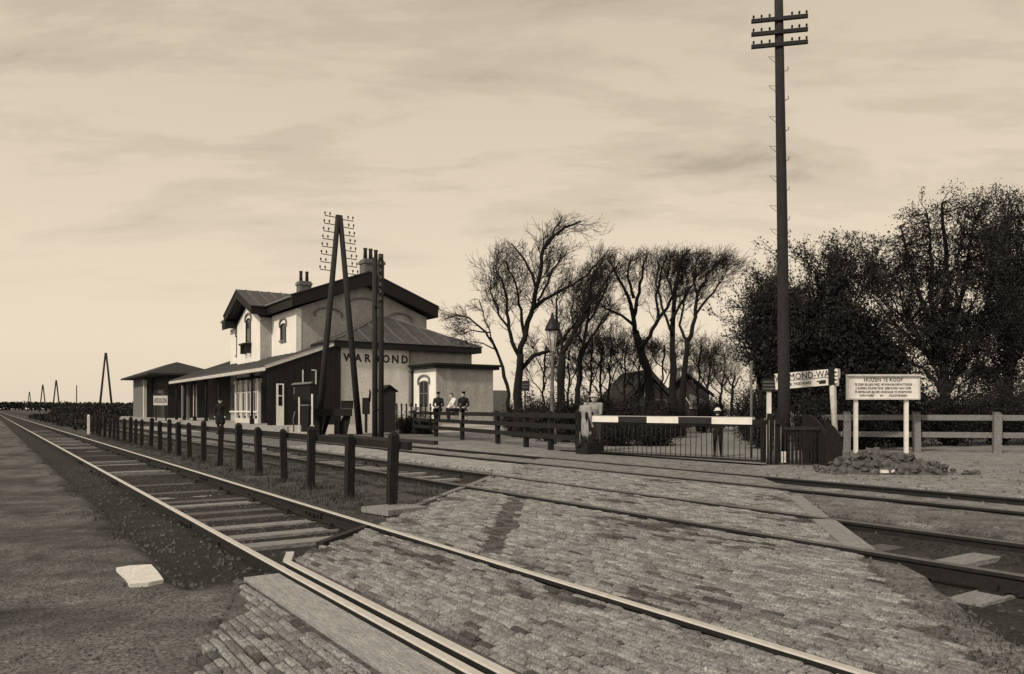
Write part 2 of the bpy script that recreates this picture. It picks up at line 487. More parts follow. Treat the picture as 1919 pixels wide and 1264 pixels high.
def brick_geo(L, Wd, hgt, seed):
    r = random.Random(seed)
    q = lambda: r.uniform(-0.003, 0.003)
    b = 0.011
    lo = [(sx * Wd / 2 + q(), sy * L / 2 + q(), -hgt) for sx, sy in ((-1, -1), (1, -1), (1, 1), (-1, 1))]
    mi = [(p[0], p[1], -b) for p in lo]
    tp = [(p[0] - math.copysign(b, p[0]), p[1] - math.copysign(b, p[1]), q()) for p in lo]
    return lo + mi + tp, [(0, 1, 5, 4), (1, 2, 6, 5), (2, 3, 7, 6), (3, 0, 4, 7), (4, 5, 9, 8), (5, 6, 10, 9), (6, 7, 11, 10), (7, 4, 8, 11), (8, 9, 10, 11)]
bricks = []
rr = random.Random(5)
x = 0.60
row = 0
while x < 10.05:
    row += 1
    wd = 0.06
    BL = 0.14 if x < 1.7 else 0.16
    if any(a + 0.03 <= x <= b - 0.024 for a, b in STRIPS):
        off = (row % 2) * BL / 2 + rr.uniform(-0.03, 0.03)
        y = math.floor(yr(x) / BL) * BL + off
        while y < yl(x):
            lj = nz(x, y, 1.7, 9) * 0.12
            if yr(x) + 0.02 + lj < y < yl(x) - 0.03 + lj and in_cross(x, y, -0.02 + lj):
                cl = 0.75 * nz(x, y * 0.4, 1.8, 21) + 0.7 * nz(x * 1.6, y * 0.5, 4.0, 33)
                t = 0.235 * rr.uniform(0.68, 1.25) * (1.0 - 0.5 * max(0.0, cl))
                if cl > 0.45 or rr.random() < (0.11 if x < 1.7 else 0.05): t *= rr.uniform(0.3, 0.6)
                # worn rut running along the road
                rx = 3.7 + (y - 5.8) * 0.77
                rut = abs(x - rx - 0.06 * nz(x, y, 3)) < 0.16 and 5.6 < y < 9.2
                z = 0.014 * nz(x, y, 0.9, 2) + 0.008 * nz(x, y, 2.6, 4) + rr.uniform(-0.007, 0.005)
                if rut: t *= rr.uniform(0.2, 0.5); z -= rr.uniform(0.012, 0.028)
                bricks.append((x + 0.022 * nz(x, y, 0.7, 40), y, z, t, rr.uniform(-0.03, 0.03), BL - 0.009))
            y += BL
    x += 0.0595
def pix(x, y, z=0.0):
    xc = CT * x - ST * y; d = ST * x + CT * y
    return (CXP + F * xc / d, HOR + F * (H - z) / d, d) if d > 0.1 else (1e9, 1e9, -1)
seen = []
for i, b in enumerate(bricks):
    u, v, d = pix(b[0], b[1])
    if 0 < u < 1919 and v < 1264: seen.append((d, i))
seen.sort()
near = set(i for d, i in seen[:300])
VAR = {}
for k in range(48):
    lng = k // 24; k %= 24
    g_v, g_f = brick_geo(0.151 if lng else 0.131, 0.050, 0.05, k + 50 * lng)
    me = bpy.data.meshes.new('paving_brick')
    me.from_pydata(g_v, [], g_f); me.materials.append(M['brick'])
    tv = 0.04 + 0.27 * k / 23
    a = me.color_attributes.new('tone', 'FLOAT_COLOR', 'POINT')
    a.data.foreach_set('color', [tv, tv, tv, 1.0] * len(g_v))
    VAR[lng, k] = me
BV, BF, BT = [], [], []
for i, (bx_, by_, bz_, t, rz, bl_n) in enumerate(bricks):
    if i in near:
        k = min(23, max(0, int(round((t - 0.04) / 0.27 * 23))))
        o = place(VAR[int(bl_n > 0.14), k], 'paving_brick', crossing, (bx_, by_, bz_ + 0.004), rz)
        o.rotation_euler = (rr.uniform(-0.03, 0.03), rr.uniform(-0.06, 0.06), rz)
    else:
        g_v, g_f = brick_geo(bl_n, 0.050, 0.05, i)
        c_, s_ = math.cos(rz), math.sin(rz)
        ax, ay = rr.uniform(-0.09, 0.09), rr.uniform(-0.035, 0.035)
        base = len(BV)
        for (a, b, c) in g_v:
            BV.append((bx_ + a * c_ - b * s_, by_ + a * s_ + b * c_, bz_ + 0.004 + c + a * ax + b * ay)); BT += [t, t, t, 1.0]
        BF += [tuple(base + q for q in f) for f in g_f]
me = bpy.data.meshes.new('paving_bricks')
me.from_pydata(BV, [], BF); me.materials.append(M['brick'])
a = me.color_attributes.new('tone', 'FLOAT_COLOR', 'POINT'); a.data.foreach_set('color', BT)
tag(link(bpy.data.objects.new('paving_bricks', me), crossing), kind='stuff')

def strip_board(p0, p1, w, z0, z1, name='edge_board', mat='plank', parent=None):
    mb = MB(); p0 = Vector((*p0, (z0 + z1) / 2)); p1 = Vector((*p1, (z0 + z1) / 2))
    mb.bar(p0, p1, w, z1 - z0)
    return mb.build(name, mat, parent or crossing)
# boards closing the crossing towards the open track
strip_board((6.44, 3.98), (7.78, 5.25), 0.24, -0.10, 0.012)
strip_board((7.96, 5.42), (9.6, 6.95), 0.20, -0.08, 0.008)
strip_board((2.55, 6.98), (3.34, 7.72), 0.07, -0.10, 0.012, mat='oldwood')
strip_board((4.55, 8.98), (6.27, 10.68), 0.10, -0.08, 0.01, mat='greywood')
strip_board((6.46, 10.85), (7.78, 12.2), 0.12, -0.10, 0.0, mat='greywood')
# timber beam along the outside of the near rail, split in two worn lengths
for (ya, yb) in ((-2.0, 2.35), (2.36, 5.85)):
    mb = MB(); mb.box(1.560, 1.818, ya, yb, -0.1, 0.006)
    mb.build('crossing_timber', 'board', crossing)
# lone plank beside the second track's fence and the white slab on the path
mb = MB(); mb.prism([(3.98, 8.55, 0.03), (4.55, 8.62, 0.03), (4.42, 9.15, 0.03), (3.86, 9.08, 0.03)], (0, 0, -0.07))
tag(mb.build('plank', 'plank'), 'short pale plank lying on the ground at the foot of the end fence post', 'plank')
mb = MB()
mb.prism([(0.83, 6.10, 0.002), (0.95, 6.08, 0.002), (1.06, 6.13, 0.002), (1.075, 6.45, 0.002), (1.08, 6.78, 0.002), (0.93, 6.83, 0.002), (0.83, 6.79, 0.002), (0.845, 6.45, 0.002)], (0, 0, -0.09))
tag(mb.build('stone_slab', 'slab'), 'flat white stone slab set in the dirt path beside the near track', 'slab')

# tracks
def rail_profile(x, top, hd=0.066):
    h = hd / 2
    return [(x - 0.055, -0.12), (x + 0.055, -0.12), (x + 0.055, -0.107), (x + 0.010, -0.095), (x + 0.010, top - 0.045), (x + h, top - 0.036), (x + h, top - 0.008),
            (x + h - 0.008, top), (x - h + 0.008, top), (x - h, top - 0.008), (x - h, top - 0.036), (x - 0.010, top - 0.045), (x - 0.010, -0.095), (x - 0.055, -0.107)]
M['rail_dull'] = material('rail_steel_dull', 0.11, 0.55, 0.3, 20, metal=0.2)
def rail(x, y0, y1, top, parent, topmat, name='rail', x1=None, side='rail_side'):
    mb = MB()
    n = 14
    ys = [y0, y1]
    vs, fs, ms = [], [], []
    for k, y in enumerate(ys):
        xx = x if (x1 is None or k == 0) else x1
        vs += [(p[0], y, p[1]) for p in rail_profile(xx, top)]
    for i in range(n):
        j = (i + 1) % n
        mb.m.append(1 if i in (6, 7, 8) else 0); mb.smooth.append(False)
        fs.append((j, i, i + n, j + n))
    fs.append(tuple(range(n))); fs.append(tuple(reversed(range(n, 2 * n)))); mb.m += [0, 0]; mb.smooth += [False, False]
    mb.v = vs; mb.f = fs
    return mb.build(name, [side, topmat], parent)
SL = {}
for nm, dy in (('a', 0.0), ('b', 0.02), ('c', -0.02)):
    r = random.Random(nm)
    mb = MB()
    mb.prism([(-1.28, -0.125 + r.uniform(-.01, .01), -0.105), (1.28, -0.125 + dy, -0.105), (1.28, 0.125 + dy, -0.105), (-1.28, 0.125 + r.uniform(-.01, .01), -0.105)], (0, 0, -0.16))
    for s in (-0.75, 0.75):
        mb.box(s - 0.13, s + 0.13, -0.09, 0.09, -0.106, -0.088, 1)
        for q in (-0.075, 0.075):
            mb.box(s + q - 0.02, s + q + 0.02, -0.03, 0.03, -0.09, -0.045, 1)
    SL[nm] = mb.mesh('sleeper', ['sleeper' if nm != 'c' else 'sleeper_dark', 'rail_side'])
def track(key, label, ranges, topmat, group='railway tracks'):
    a, b = RAILS[key]
    t = thing('railway_track', label, 'railway track', ((a + b) / 2, 0, 0), 0, group)
    c = (a + b) / 2
    top = 0.022
    rail(a - c, -40, 420, top, t, topmat); rail(b - c, -40, 420, top, t, topmat)
    r = random.Random(key)
    for y0, y1, step in ranges:
        y = y0
        while y < y1:
            place(SL[r.choice('abc')], 'sleeper', t, (r.uniform(-0.06, 0.06), y + r.uniform(-0.11, 0.11), r.uniform(-0.045, 0.0) - (0.035 if (key == 'near' and y > 12.5 and r.random() < 0.75) else 0)), r.uniform(-0.02, 0.02))
            y += step
    return t
t1 = track('near', 'nearest railway track with two bright worn rails, running to the left horizon', [(-9, -0.6, 0.74), (7.85, 60, 0.76)], 'rail_top')
t2 = track('middle', 'middle railway track with dull rails between post fence and pale sand strip', [(-6, 4.6, 0.80), (11.6, 60, 0.80)], 'rail_dull')
t3 = track('far', 'railway track farthest from camera, half buried in sand beside the platform', [(-4, 7.5, 0.8), (17.5, 60, 0.8)], 'rail_dull')
# check rail along the near rail inside the crossing, flared at its far end
rail(2.012 - 2.6325, -6, 6.25, 0.016, t1, 'rail_top', 'check_rail')
mb = MB(); mb.bar((2.012 - 2.6325, 6.25, -0.04), (2.16 - 2.6325, 6.62, -0.04), 0.066, 0.115); mb.build('check_rail_flare', 'rail_top', t1)
rail(3.262 - 2.6325, 1.0, 7.3, -0.012, t1, 'rail_dull', 'check_rail')
rail(6.46 - 7.1, 3.6, 10.6, 0.0, t2, 'rail_dull', 'check_rail')
for sx in (-0.7525, 0.7525):
    for yy in (9.42, 15.4, 21.6):
        mb = MB()
        for s_ in (-1, 1):
            mb.box(sx + s_ * 0.022 - 0.012, sx + s_ * 0.022 + 0.012, yy - 0.28, yy + 0.28, -0.09, -0.028)
            for q in (-0.2, -0.07, 0.07, 0.2): mb.box(sx + s_ * 0.045 - 0.015, sx + s_ * 0.045 + 0.015, yy + q - 0.018, yy + q + 0.018, -0.075, -0.045)
        mb.build('fishplate', 'rail_side', t1)
# brake shoe lying in the middle track at the right
mb = MB(); mb.box(-0.05, 0.05, -0.2, 0.2, -0.12, 0.03); mb.box(-0.12, 0.12, -0.05, 0.05, -0.1, 0.0)
o = tag(mb.build('wheel_stop', 'rail_side', None, (7.35, 2.35, 0.0)), 'small dark iron wheel stop between the middle rails at the right edge', 'wheel stop')

# platform
mb = MB()
mb.box(13.15, 30, 40.5, 112, -0.2, 0.30)
mb.prism([(13.15, 36.5, -0.02), (13.15, 40.5, 0.30), (13.15, 40.5, -0.2)], (16, 0, 0))
plat = tag(mb.build('platform', 'platform'), kind='structure')
y = 40.5
mk = MB(); mk.box(-0.0, 0.28, -0.99, 0.99, -0.5, 0.012)
mke = mk.mesh('kerb_stone', 'kerb')
for i in range(36):
    place(mke, 'kerb_stone', plat, (13.02, 41.5 + i * 2.0, 0.31))
# road going on beyond the barrier
mb = MB()
pts = [(14.2, 11.0, 18.6), (17, 13.2, 20.4), (24, 18.5, 24.6), (40, 31.5, 37.0), (80, 64, 70), (160, 131, 137)]
for i in range(len(pts) - 1):
    a, b = pts[i], pts[i + 1]
    mb.add([(a[0], a[1], 0.03), (b[0], b[1], 0.03), (b[0], b[2], 0.03), (a[0], a[2], 0.03)], [(0, 1, 2, 3)])
tag(mb.build('road', 'road'), kind='structure')

# stones in the ballast, weeds between the tracks
def scatter_stones(n, fn, name, label, smin, smax, mat='stone'):
    mb = MB()
    r = random.Random(name)
    for _ in range(n):
        p = fn(r)
        if p is None: continue
        x, y = p
        z = ground_at(x, y)[0]
        s = r.uniform(smin, smax)
        vs = [(x + s * r.uniform(.6, 1.2), y, z), (x - s * r.uniform(.6, 1.2), y, z), (x, y + s * r.uniform(.6, 1.2), z), (x, y - s * r.uniform(.6, 1.2), z), (x + s * r.uniform(-.3, .3), y + s * r.uniform(-.3, .3), z + s * r.uniform(.5, 1.0))]
        mb.add(vs, [(0, 2, 4), (2, 1, 4), (1, 3, 4), (3, 0, 4)])
    return tag(mb.build(name, mat), label, 'gravel', kind='stuff')
def fn_ballast(r):
    if r.random() < 0.45: x, y = r.uniform(1.1, 4.2), 6 + 16 * r.random() ** 1.6
    elif r.random() < 0.6: x, y = r.uniform(5.4, 8.6), 10 + 16 * r.random() ** 1.5
    else: x, y = r.uniform(3.6, 9), r.uniform(0, 7)
    return None if in_cross(x, y, 0.05) else (x, y)
scatter_stones(5200, fn_ballast, 'ballast_gravel', 'dark cinder ballast between and beside the rails', 0.012, 0.035, 'stone')
def fn_path(r):
    x, y = r.uniform(-4, 1.1), r.uniform(2.2, 14)
    return None if in_cross(x, y, 0.05) else (x, y)
scatter_stones(5000, fn_path, 'path_gravel', 'small stones strewn over the dirt path at the left', 0.004, 0.014, 'stone')
def fn_right(r):
    x, y = r.uniform(8.4, 20), r.uniform(0, 14)
    return None if in_cross(x, y, 0.0) and x < 12 else (x, y)
scatter_stones(1800, fn_right, 'yard_gravel', 'loose stones on the sandy ground at the right of the crossing', 0.01, 0.04, 'clod')
def weeds(n, fn, name, label, hmin, hmax):
    r = random.Random(name)
    V = []
    for _ in range(n):
        p = fn(r)
        if p is None: continue
        x, y = p; z = ground_at(x, y)[0] - 0.01
        for k in range(5):
            a = r.uniform(0, 6.28); hh = r.uniform(hmin, hmax); w = 0.004 + 0.004 * r.random(); ln = hh * r.uniform(.3, 1.0)
            bx, by = x + r.uniform(-.04, .04), y + r.uniform(-.04, .04)
            dx, dy = math.cos(a), math.sin(a)
            V += [(bx - dy * w, by + dx * w, z), (bx + dy * w, by - dx * w, z), (bx + dx * ln, by + dy * ln, z + hh)]
    o = link(bpy.data.objects.new(name, np_mesh(name, np.array(V), 3, 'grass')))
    return tag(o, label, 'grass', kind='stuff')
def fn_g(r):
    x, y = r.uniform(3.75, 5.9), 8.2 + 34 * r.random() ** 1.5
    if in_cross(x, y, 0.1) or nz(x, y, 1.3, 60) < -0.15: return None
    return x, y
weeds(7000, fn_g, 'weeds', 'rough short grass between the near and middle tracks', 0.02, 0.09)
def fn_g3(r):
    k = r.randrange(24); a = r.uniform(0, 6.28); q = r.uniform(0.05, 0.3)
    return 4.30 + q * math.cos(a), 9.1 + 1.5 * k + q * math.sin(a)
weeds(900, fn_g3, 'post_weeds', 'tufts of weeds around the feet of the dark fence posts', 0.05, 0.16)
def fn_g4(r):
    y = 6 + 30 * r.random() ** 1.6; x = 1.12 + r.gauss(0, 0.13)
    return None if nz(x, y, 0.9, 91) < 0.0 else (x, y)
weeds(1100, fn_g4, 'path_weeds', 'sparse weeds along the ragged edge between path and ballast', 0.015, 0.06)
def fn_g2(r):
    x, y = r.uniform(3.7, 5.0), r.uniform(-1.0, 2.7)
    return None if in_cross(x, y, 0.05) else (x, y)
weeds(900, fn_g2, 'weeds_patch', 'patch of rough grass in the lower right corner beside the crossing', 0.01, 0.045)
# ------------------------------------------------------------------ station building
def wpart(mb, name, mat, parent, sub=False):
    """part given in world coordinates (sub: child of such a part)"""
    o = mb.build(name, mat, parent)
    if not sub: o.location = -Vector(parent.location)
    return o
PZ = 0.30
station = thing('station_building', 'two storey pale station building with gabled dark roof, platform canopy and low wing lettered WARMOND', 'station', (16.6, 49.6, PZ))
XF, XB, Y0, Y1 = 16.6, 26.1, 49.6, 66.2          # main block
XC = (XF + XB) / 2
WT = 7.9
def win_y(xw, yc, w, z0, z1, parent, arch=0.12, hood=True, bars=True, nx=-1, sill=True):
    """window in a wall facing -X at x=xw: reveal frame, pane, bars, sill, curved hood"""
    mb = MB(); e = 0.012
    pts = [(yc - w / 2, z0), (yc + w / 2, z0), (yc + w / 2, z1 - arch), (yc + w / 4, z1 - arch * 0.25), (yc, z1), (yc - w / 4, z1 - arch * 0.25), (yc - w / 2, z1 - arch)]
    mb.prism([(xw - e, y, z) for y, z in pts], (0.03, 0, 0))
    win = wpart(mb, 'window', 'glass', parent)
    fr = MB()
    for i in range(len(pts)):
        a, b = pts[i], pts[(i + 1) % len(pts)]
        fr.bar((xw - 0.03, a[0], a[1]), (xw - 0.03, b[0], b[1]), 0.06, 0.06, 0, (1, 0, 0))
    if bars:
        fr.bar((xw - 0.025, yc, z0), (xw - 0.025, yc, z1), 0.05, 0.04, 0, (1, 0, 0))
        fr.bar((xw - 0.025, yc - w / 2, z0 + (z1 - z0) * 0.62), (xw - 0.025, yc + w / 2, z0 + (z1 - z0) * 0.62), 0.05, 0.04, 0, (1, 0, 0))
    wpart(fr, 'frame', 'dark_trim' if not bars else 'greywood', win, True)
    if sill:
        sl = MB(); sl.box(xw - 0.14, xw + 0.0, yc - w / 2 - 0.12, yc + w / 2 + 0.12, z0 - 0.14, z0 - 0.02); wpart(sl, 'sill', 'moulding', win, True)
    if hood:
        hd = MB(); ps = []
        for k in range(9):
            t = math.pi * (0.12 + 0.76 * k / 8)
            ps.append(Vector((xw - 0.05, yc + (w / 2 + 0.24) * math.cos(t), z1 - 0.06 + 0.42 * math.sin(t))))
        for k in range(8): hd.bar(ps[k], ps[k + 1], 0.11, 0.10, 0, (1, 0, 0))
        hd.bar(ps[0], ps[0] + Vector((0, 0, -0.32)), 0.10, 0.10, 0, (1, 0, 0)); hd.bar(ps[-1], ps[-1] + Vector((0, 0, -0.32)), 0.10, 0.10, 0, (1, 0, 0))
        wpart(hd, 'hood_moulding', 'moulding', win, True)
    return win

# walls of the main block: gabled ends
mb = MB()
prof = [(XF, PZ - 0.4), (XB, PZ - 0.4), (XB, WT), (XC, 9.75), (XF, WT)]
mb.prism([(x, Y0, z) for x, z in prof], (0, Y1 - Y0, 0))
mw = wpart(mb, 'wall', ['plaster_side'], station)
mb = MB(); mb.box(XF - 0.035, XF, Y0 + 0.003, 54.85, 4.0, WT - 0.01); wpart(mb, 'front_facing', 'plaster', station)  # paler facing: sunlit tone of the track side put into the colour
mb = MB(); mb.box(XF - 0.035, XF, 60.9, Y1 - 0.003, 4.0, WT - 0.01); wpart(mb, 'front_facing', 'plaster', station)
# quoin strip at the gable corner
mb = MB(); mb.box(XF - 0.05, XF + 0.30, Y0 - 0.035, Y0 + 0.30, 4.6, WT - 0.02); wpart(mb, 'corner_pilaster', 'plaster', station)
# projecting bay with its own gable
BX, BY0, BY1, BYC = 15.77, 54.85, 60.9, 57.88
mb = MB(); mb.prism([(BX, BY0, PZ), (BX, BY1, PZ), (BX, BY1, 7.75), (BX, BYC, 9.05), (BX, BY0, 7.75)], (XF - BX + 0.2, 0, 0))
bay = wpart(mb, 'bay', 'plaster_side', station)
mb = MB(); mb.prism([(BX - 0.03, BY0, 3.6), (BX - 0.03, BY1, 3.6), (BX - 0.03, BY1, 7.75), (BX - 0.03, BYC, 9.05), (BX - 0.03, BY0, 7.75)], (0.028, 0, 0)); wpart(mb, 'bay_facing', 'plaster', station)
win_y(XF - 0.036, 52.2, 1.05, 5.95, 7.12, station, bars=False)
win_y(BX - 0.032, 57.7, 1.15, 6.15, 7.95, station, arch=0.2, bars=False)
win_y(XF - 0.036, 63.6, 1.0, 5.6, 7.3, station, bars=False)
# small balcony box under the bay window
mb = MB(); mb.box(BX - 0.55, BX - 0.033, 56.9, 58.5, 5.92, 6.04); mb.box(BX - 0.45, BX - 0.035, 57.0, 57.15, 5.3, 5.92); mb.box(BX - 0.45, BX - 0.035, 58.25, 58.4, 5.3, 5.92)
bl = wpart(mb, 'balcony', 'dark_trim', station)
for k in range(4):
    mb = MB(); mb.bar((BX - 0.36, 57.25 + k * 0.3, 5.32), (BX - 0.36, 57.25 + k * 0.3, 5.92), 0.05, 0.05); wpart(mb, 'baluster', 'dark_trim', bl, True)
# gable hood arcs on the end wall
for xc_, w_, zc in ((18.75, 1.25, 8.02), (21.3, 1.55, 8.85), (23.95, 1.25, 8.02)):
    mb = MB(); ps = []
    for k in range(9):
        t = math.pi * (0.16 + 0.68 * k / 8)
        ps.append(Vector((xc_ + w_ * 0.85 * math.cos(t), Y0 - 0.05, zc - 0.55 + 0.6 * math.sin(t))))
    for k in range(8): mb.bar(ps[k], ps[k + 1], 0.10, 0.12, 0, (0, 1, 0))
    for s in (0, -1): mb.bar(ps[s], ps[s] + Vector((0, 0, -0.28)), 0.12, 0.10, 0, (0, 1, 0))
    wpart(mb, 'hood_moulding', 'moulding', station)
# main roof, thick boxed eaves
RZ, EZ, OV = 10.62, 8.62, 0.55
for s, nm in ((-1, 'west'), (1, 'east')):
    xe = XC + s * (XC - XF + OV)
    mb = MB(); th = 0.80
    mb.prism([(XC, Y0 - 0.75, RZ), (xe, Y0 - 0.75, EZ), (xe, Y0 - 0.75, EZ - th + 0.05), (XC, Y0 - 0.75, RZ - th - 0.1)], (0, Y1 - Y0 + 1.35, 0))
    rf = wpart(mb, 'roof', 'dark_trim', station)
    cov = MB(); cov.prism([(XC, Y0 - 0.8, RZ + 0.004), (xe + s * 0.06, Y0 - 0.8, EZ + 0.0), (xe + s * 0.06, Y0 - 0.8, EZ + 0.06), (XC, Y0 - 0.8, RZ + 0.075)], (0, Y1 - Y0 + 1.45, 0))
    wpart(cov, 'roof_covering', 'roof_metal', rf, True)
    gt = MB(); gt.tube([(xe + s * 0.08, Y0 - 0.7, EZ - 0.1), (xe + s * 0.08, Y1 + 0.55, EZ - 0.1)], 0.08, 6); wpart(gt, 'gutter', 'greywood', rf, True)
# bay roof
brz, bez, bhalf = 9.98, 8.42, 3.75
for s in (-1, 1):
    mb = MB(); ye = BYC + s * bhalf
    xend = XF + 3.2
    mb.prism([(BX - 0.85, BYC, brz), (BX - 0.85, ye, bez), (BX - 0.85, ye, bez - 0.55), (BX - 0.85, BYC, brz - 0.62)], (xend - BX + 0.85, 0, 0))
    rf = wpart(mb, 'bay_roof', 'dark_trim', station)
    cov = MB(); cov.prism([(BX - 0.9, BYC, brz + 0.004), (BX - 0.9, ye + s * 0.06, bez + 0.0), (BX - 0.9, ye + s * 0.06, bez + 0.05), (BX - 0.9, BYC, brz + 0.06)], (xend - BX + 0.9, 0, 0))
    wpart(cov, 'roof_covering', 'roof_metal', rf, True)
    for k in range(5):
        xx = BX - 0.2 + k * 0.85
        sm = MB(); sm.bar((xx, BYC + s * 0.05, brz + 0.07), (xx, ye, bez + 0.065), 0.07, 0.06); wpart(sm, 'seam', 'seam', rf, True)
# finial boards at the bay gable foot (cornice return)
mb = MB(); mb.box(BX - 0.95, XF, BY1 - 0.05, BY1 + 0.85, 7.55, 8.0); wpart(mb, 'cornice_return', 'dark_trim', station)
# chimneys
def chimney(x, y, z0, z1, w, l, pots, parent):
    mb = MB(); mb.box(x - w / 2, x + w / 2, y - l / 2, y + l / 2, z0, z1); mb.box(x - w / 2 - 0.07, x + w / 2 + 0.07, y - l / 2 - 0.07, y + l / 2 + 0.07, z1 - 0.32, z1 - 0.12)
    c = wpart(mb, 'chimney', 'chimney', parent)
    for (dx, dy, hh) in pots:
        p = MB(); p.lathe([(0.15, 0), (0.12, hh * 0.8), (0.15, hh * 0.85), (0.15, hh)], (x + dx, y + dy, z1), 10); wpart(p, 'chimney_pot', 'pot', c, True)
chimney(22.35, 50.7, 9.6, 11.8, 1.45, 0.95, [(-0.5, 0, 0.8), (-0.1, 0, 0.8), (0.3, 0, 0.76)], station)
chimney(21.35, 62.0, 9.8, 11.75, 0.95, 0.9, [(-0.25, 0, 0.85), (0.25, 0, 0.85)], station)

# WARMOND wing
WX0, WX1, WY = 18.0, 27.6, 45.8
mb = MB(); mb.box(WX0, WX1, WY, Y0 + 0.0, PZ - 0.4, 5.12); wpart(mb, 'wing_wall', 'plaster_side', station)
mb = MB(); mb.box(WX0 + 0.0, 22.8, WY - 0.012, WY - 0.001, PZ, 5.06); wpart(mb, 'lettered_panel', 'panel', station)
mb = MB(); mb.box(WX0 - 0.5, WX1 + 0.5, WY - 0.5, Y0 - 0.04, 5.08, 5.46); wpart(mb, 'wing_cornice', 'dark_trim', station)
apex = Vector((22.8, Y0 - 0.04, 7.72))
c1, c2 = Vector((WX0 - 0.55, WY - 0.55, 5.47)), Vector((WX1 + 0.55, WY - 0.55, 5.47))
b1, b2 = Vector((WX0 - 0.55, Y0 - 0.04, 5.47)), Vector((WX1 + 0.55, Y0 - 0.04, 5.47))
a1, a2 = apex + Vector((-0.35, 0, 0)), apex + Vector((0.35, 0, 0))
mb = MB(); mb.add([c1, c2, b2, b1, a1, a2], [(0, 1, 5, 4), (3, 0, 4), (1, 2, 5), (3, 2, 1, 0), (2, 3, 4, 5)])
wroof = wpart(mb, 'wing_roof', 'roof_metal', station)
def seam(p, q, r=0.045):
    s_ = MB(); s_.bar(Vector(p) + Vector((0, 0, .03)), Vector(q) + Vector((0, 0, .03)), r * 2, r * 1.6); wpart(s_, 'seam', 'seam', wroof, True)
seam(c1, a1, 0.05); seam(c2, a2, 0.05)
n = 9
for k in range(1, n):
    t = k / n; e_ = c1.lerp(c2, t)
    # parallel to the fall of the front slope, up to the hip it meets
    slope_dir = (a1 + a2) / 2 - (c1 + c2) / 2; slope_dir.x = 0
    xr = e_.x
    if xr < a1.x: f_ = (xr - c1.x) / (a1.x - c1.x)
    elif xr > a2.x: f_ = (c2.x - xr) / (c2.x - a2.x)
    else: f_ = 1
    seam(e_, e_ + slope_dir * f_, 0.035)
for k in range(1, 6):
    t = k / 6; e_ = c1.lerp(b1, t)
    sd_ = Vector((a1.x - c1.x, 0, a1.z - c1.z)); seam(e_, e_ + sd_ * t, 0.035)
# lettering on the wing wall
for i, ch in enumerate('WARMOND'):
    u = 653.5 + i * (758 - 653.5) / 6
    # x position along the wall seen at that column
    k_ = (u - CXP) / F
    xw = (ST * WY + k_ * CT * WY) / (CT - k_ * ST)
    me = text_mesh(ch, 0.70, 'black', 1.0, 0.95, 0.012, bold=0.02)
    o = bpy.data.objects.new('letter', me); link(o, station)
    o.rotation_euler = (math.pi / 2, 0, 0)
    o.location = Vector((xw, WY - 0.026, 4.45)) - Vector(station.location)
# downpipe with hopper, plinth
mb = MB(); mb.tube([(22.85, WY - 0.10, 5.1), (22.85, WY - 0.10, 0.3)], 0.055, 8); mb.box(22.72, 22.98, WY - 0.22, WY - 0.0, 3.72, 4.0); wpart(mb, 'downpipe', 'greywood', station)
# annex, flat roof with dark cornice
AX0, AX1, AY = 23.1, 27.3, 42.6
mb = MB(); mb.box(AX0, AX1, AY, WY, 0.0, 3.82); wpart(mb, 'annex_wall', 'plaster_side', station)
mb = MB(); mb.box(AX0 - 0.03, AX0, AY + 0.003, WY - 0.003, 0.0, 3.81); wpart(mb, 'annex_facing', 'plaster', station)  # same wall, its sunlit side painted as a paler facing
mb = MB(); mb.box(AX0 - 0.3, AX1 + 0.3, AY - 0.3, WY - 0.003, 3.8, 3.98); mb.box(AX0 - 0.38, AX1 + 0.38, AY - 0.38, WY - 0.002, 3.98, 4.12); wpart(mb, 'annex_cornice', 'dark_trim', station)
win_y(AX0 - 0.032, 44.15, 1.15, 0.95, 3.05, station, arch=0.1, bars=True)
mb = MB(); mb.tube([(AX0 - 0.1, WY - 0.12, 3.8), (AX0 - 0.1, WY - 0.12, 0.1)], 0.06, 8); wpart(mb, 'downpipe', 'dark_trim', station)
# a lower wall running on behind the annex
mb = MB(); mb.box(AX1 + 0.1, AX1 + 4.0, WY + 1.0, WY + 1.3, 0, 2.6)
tag(mb.build('garden_wall', 'plaster_side'), 'low pale garden wall running on to the right of the station annex', 'wall')

# platform canopy: lean-to roof on posts, pale fringe along its edge
CX0, CY0, CY1, CZ0 = 13.35, 45.4, 74.5, 3.66
def cz(x): return CZ0 + 0.06 + (x - CX0) * 0.365
canopy = MB()
canopy.prism([(CX0, CY0, CZ0), (17.95, CY0, cz(17.95) - 0.06), (17.95, CY0, cz(17.95) + 0.06), (CX0, CY0, CZ0 + 0.12)], (0, WY + 3.6 - CY0, 0))
canopy.prism([(CX0, WY + 3.6, CZ0), (16.55, WY + 3.6, cz(16.55) - 0.06), (16.55, WY + 3.6, cz(16.55) + 0.06), (CX0, WY + 3.6, CZ0 + 0.12)], (0, 54.8 - WY - 3.6, 0))
canopy.prism([(CX0, 54.8, CZ0), (15.7, 54.8, cz(15.7) - 0.06), (15.7, 54.8, cz(15.7) + 0.06), (CX0, 54.8, CZ0 + 0.12)], (0, 60.95 - 54.8, 0))
canopy.prism([(CX0, 60.95, CZ0), (16.55, 60.95, cz(16.55) - 0.06), (16.55, 60.95, cz(16.55) + 0.06), (CX0, 60.95, CZ0 + 0.12)], (0, Y1 + 0.01 - 60.95, 0))
canopy.prism([(CX0, Y1 + 0.01, CZ0), (18.7, Y1 + 0.01, cz(18.7) - 0.06), (18.7, Y1 + 0.01, cz(18.7) + 0.06), (CX0, Y1 + 0.01, CZ0 + 0.12)], (0, CY1 - Y1, 0))
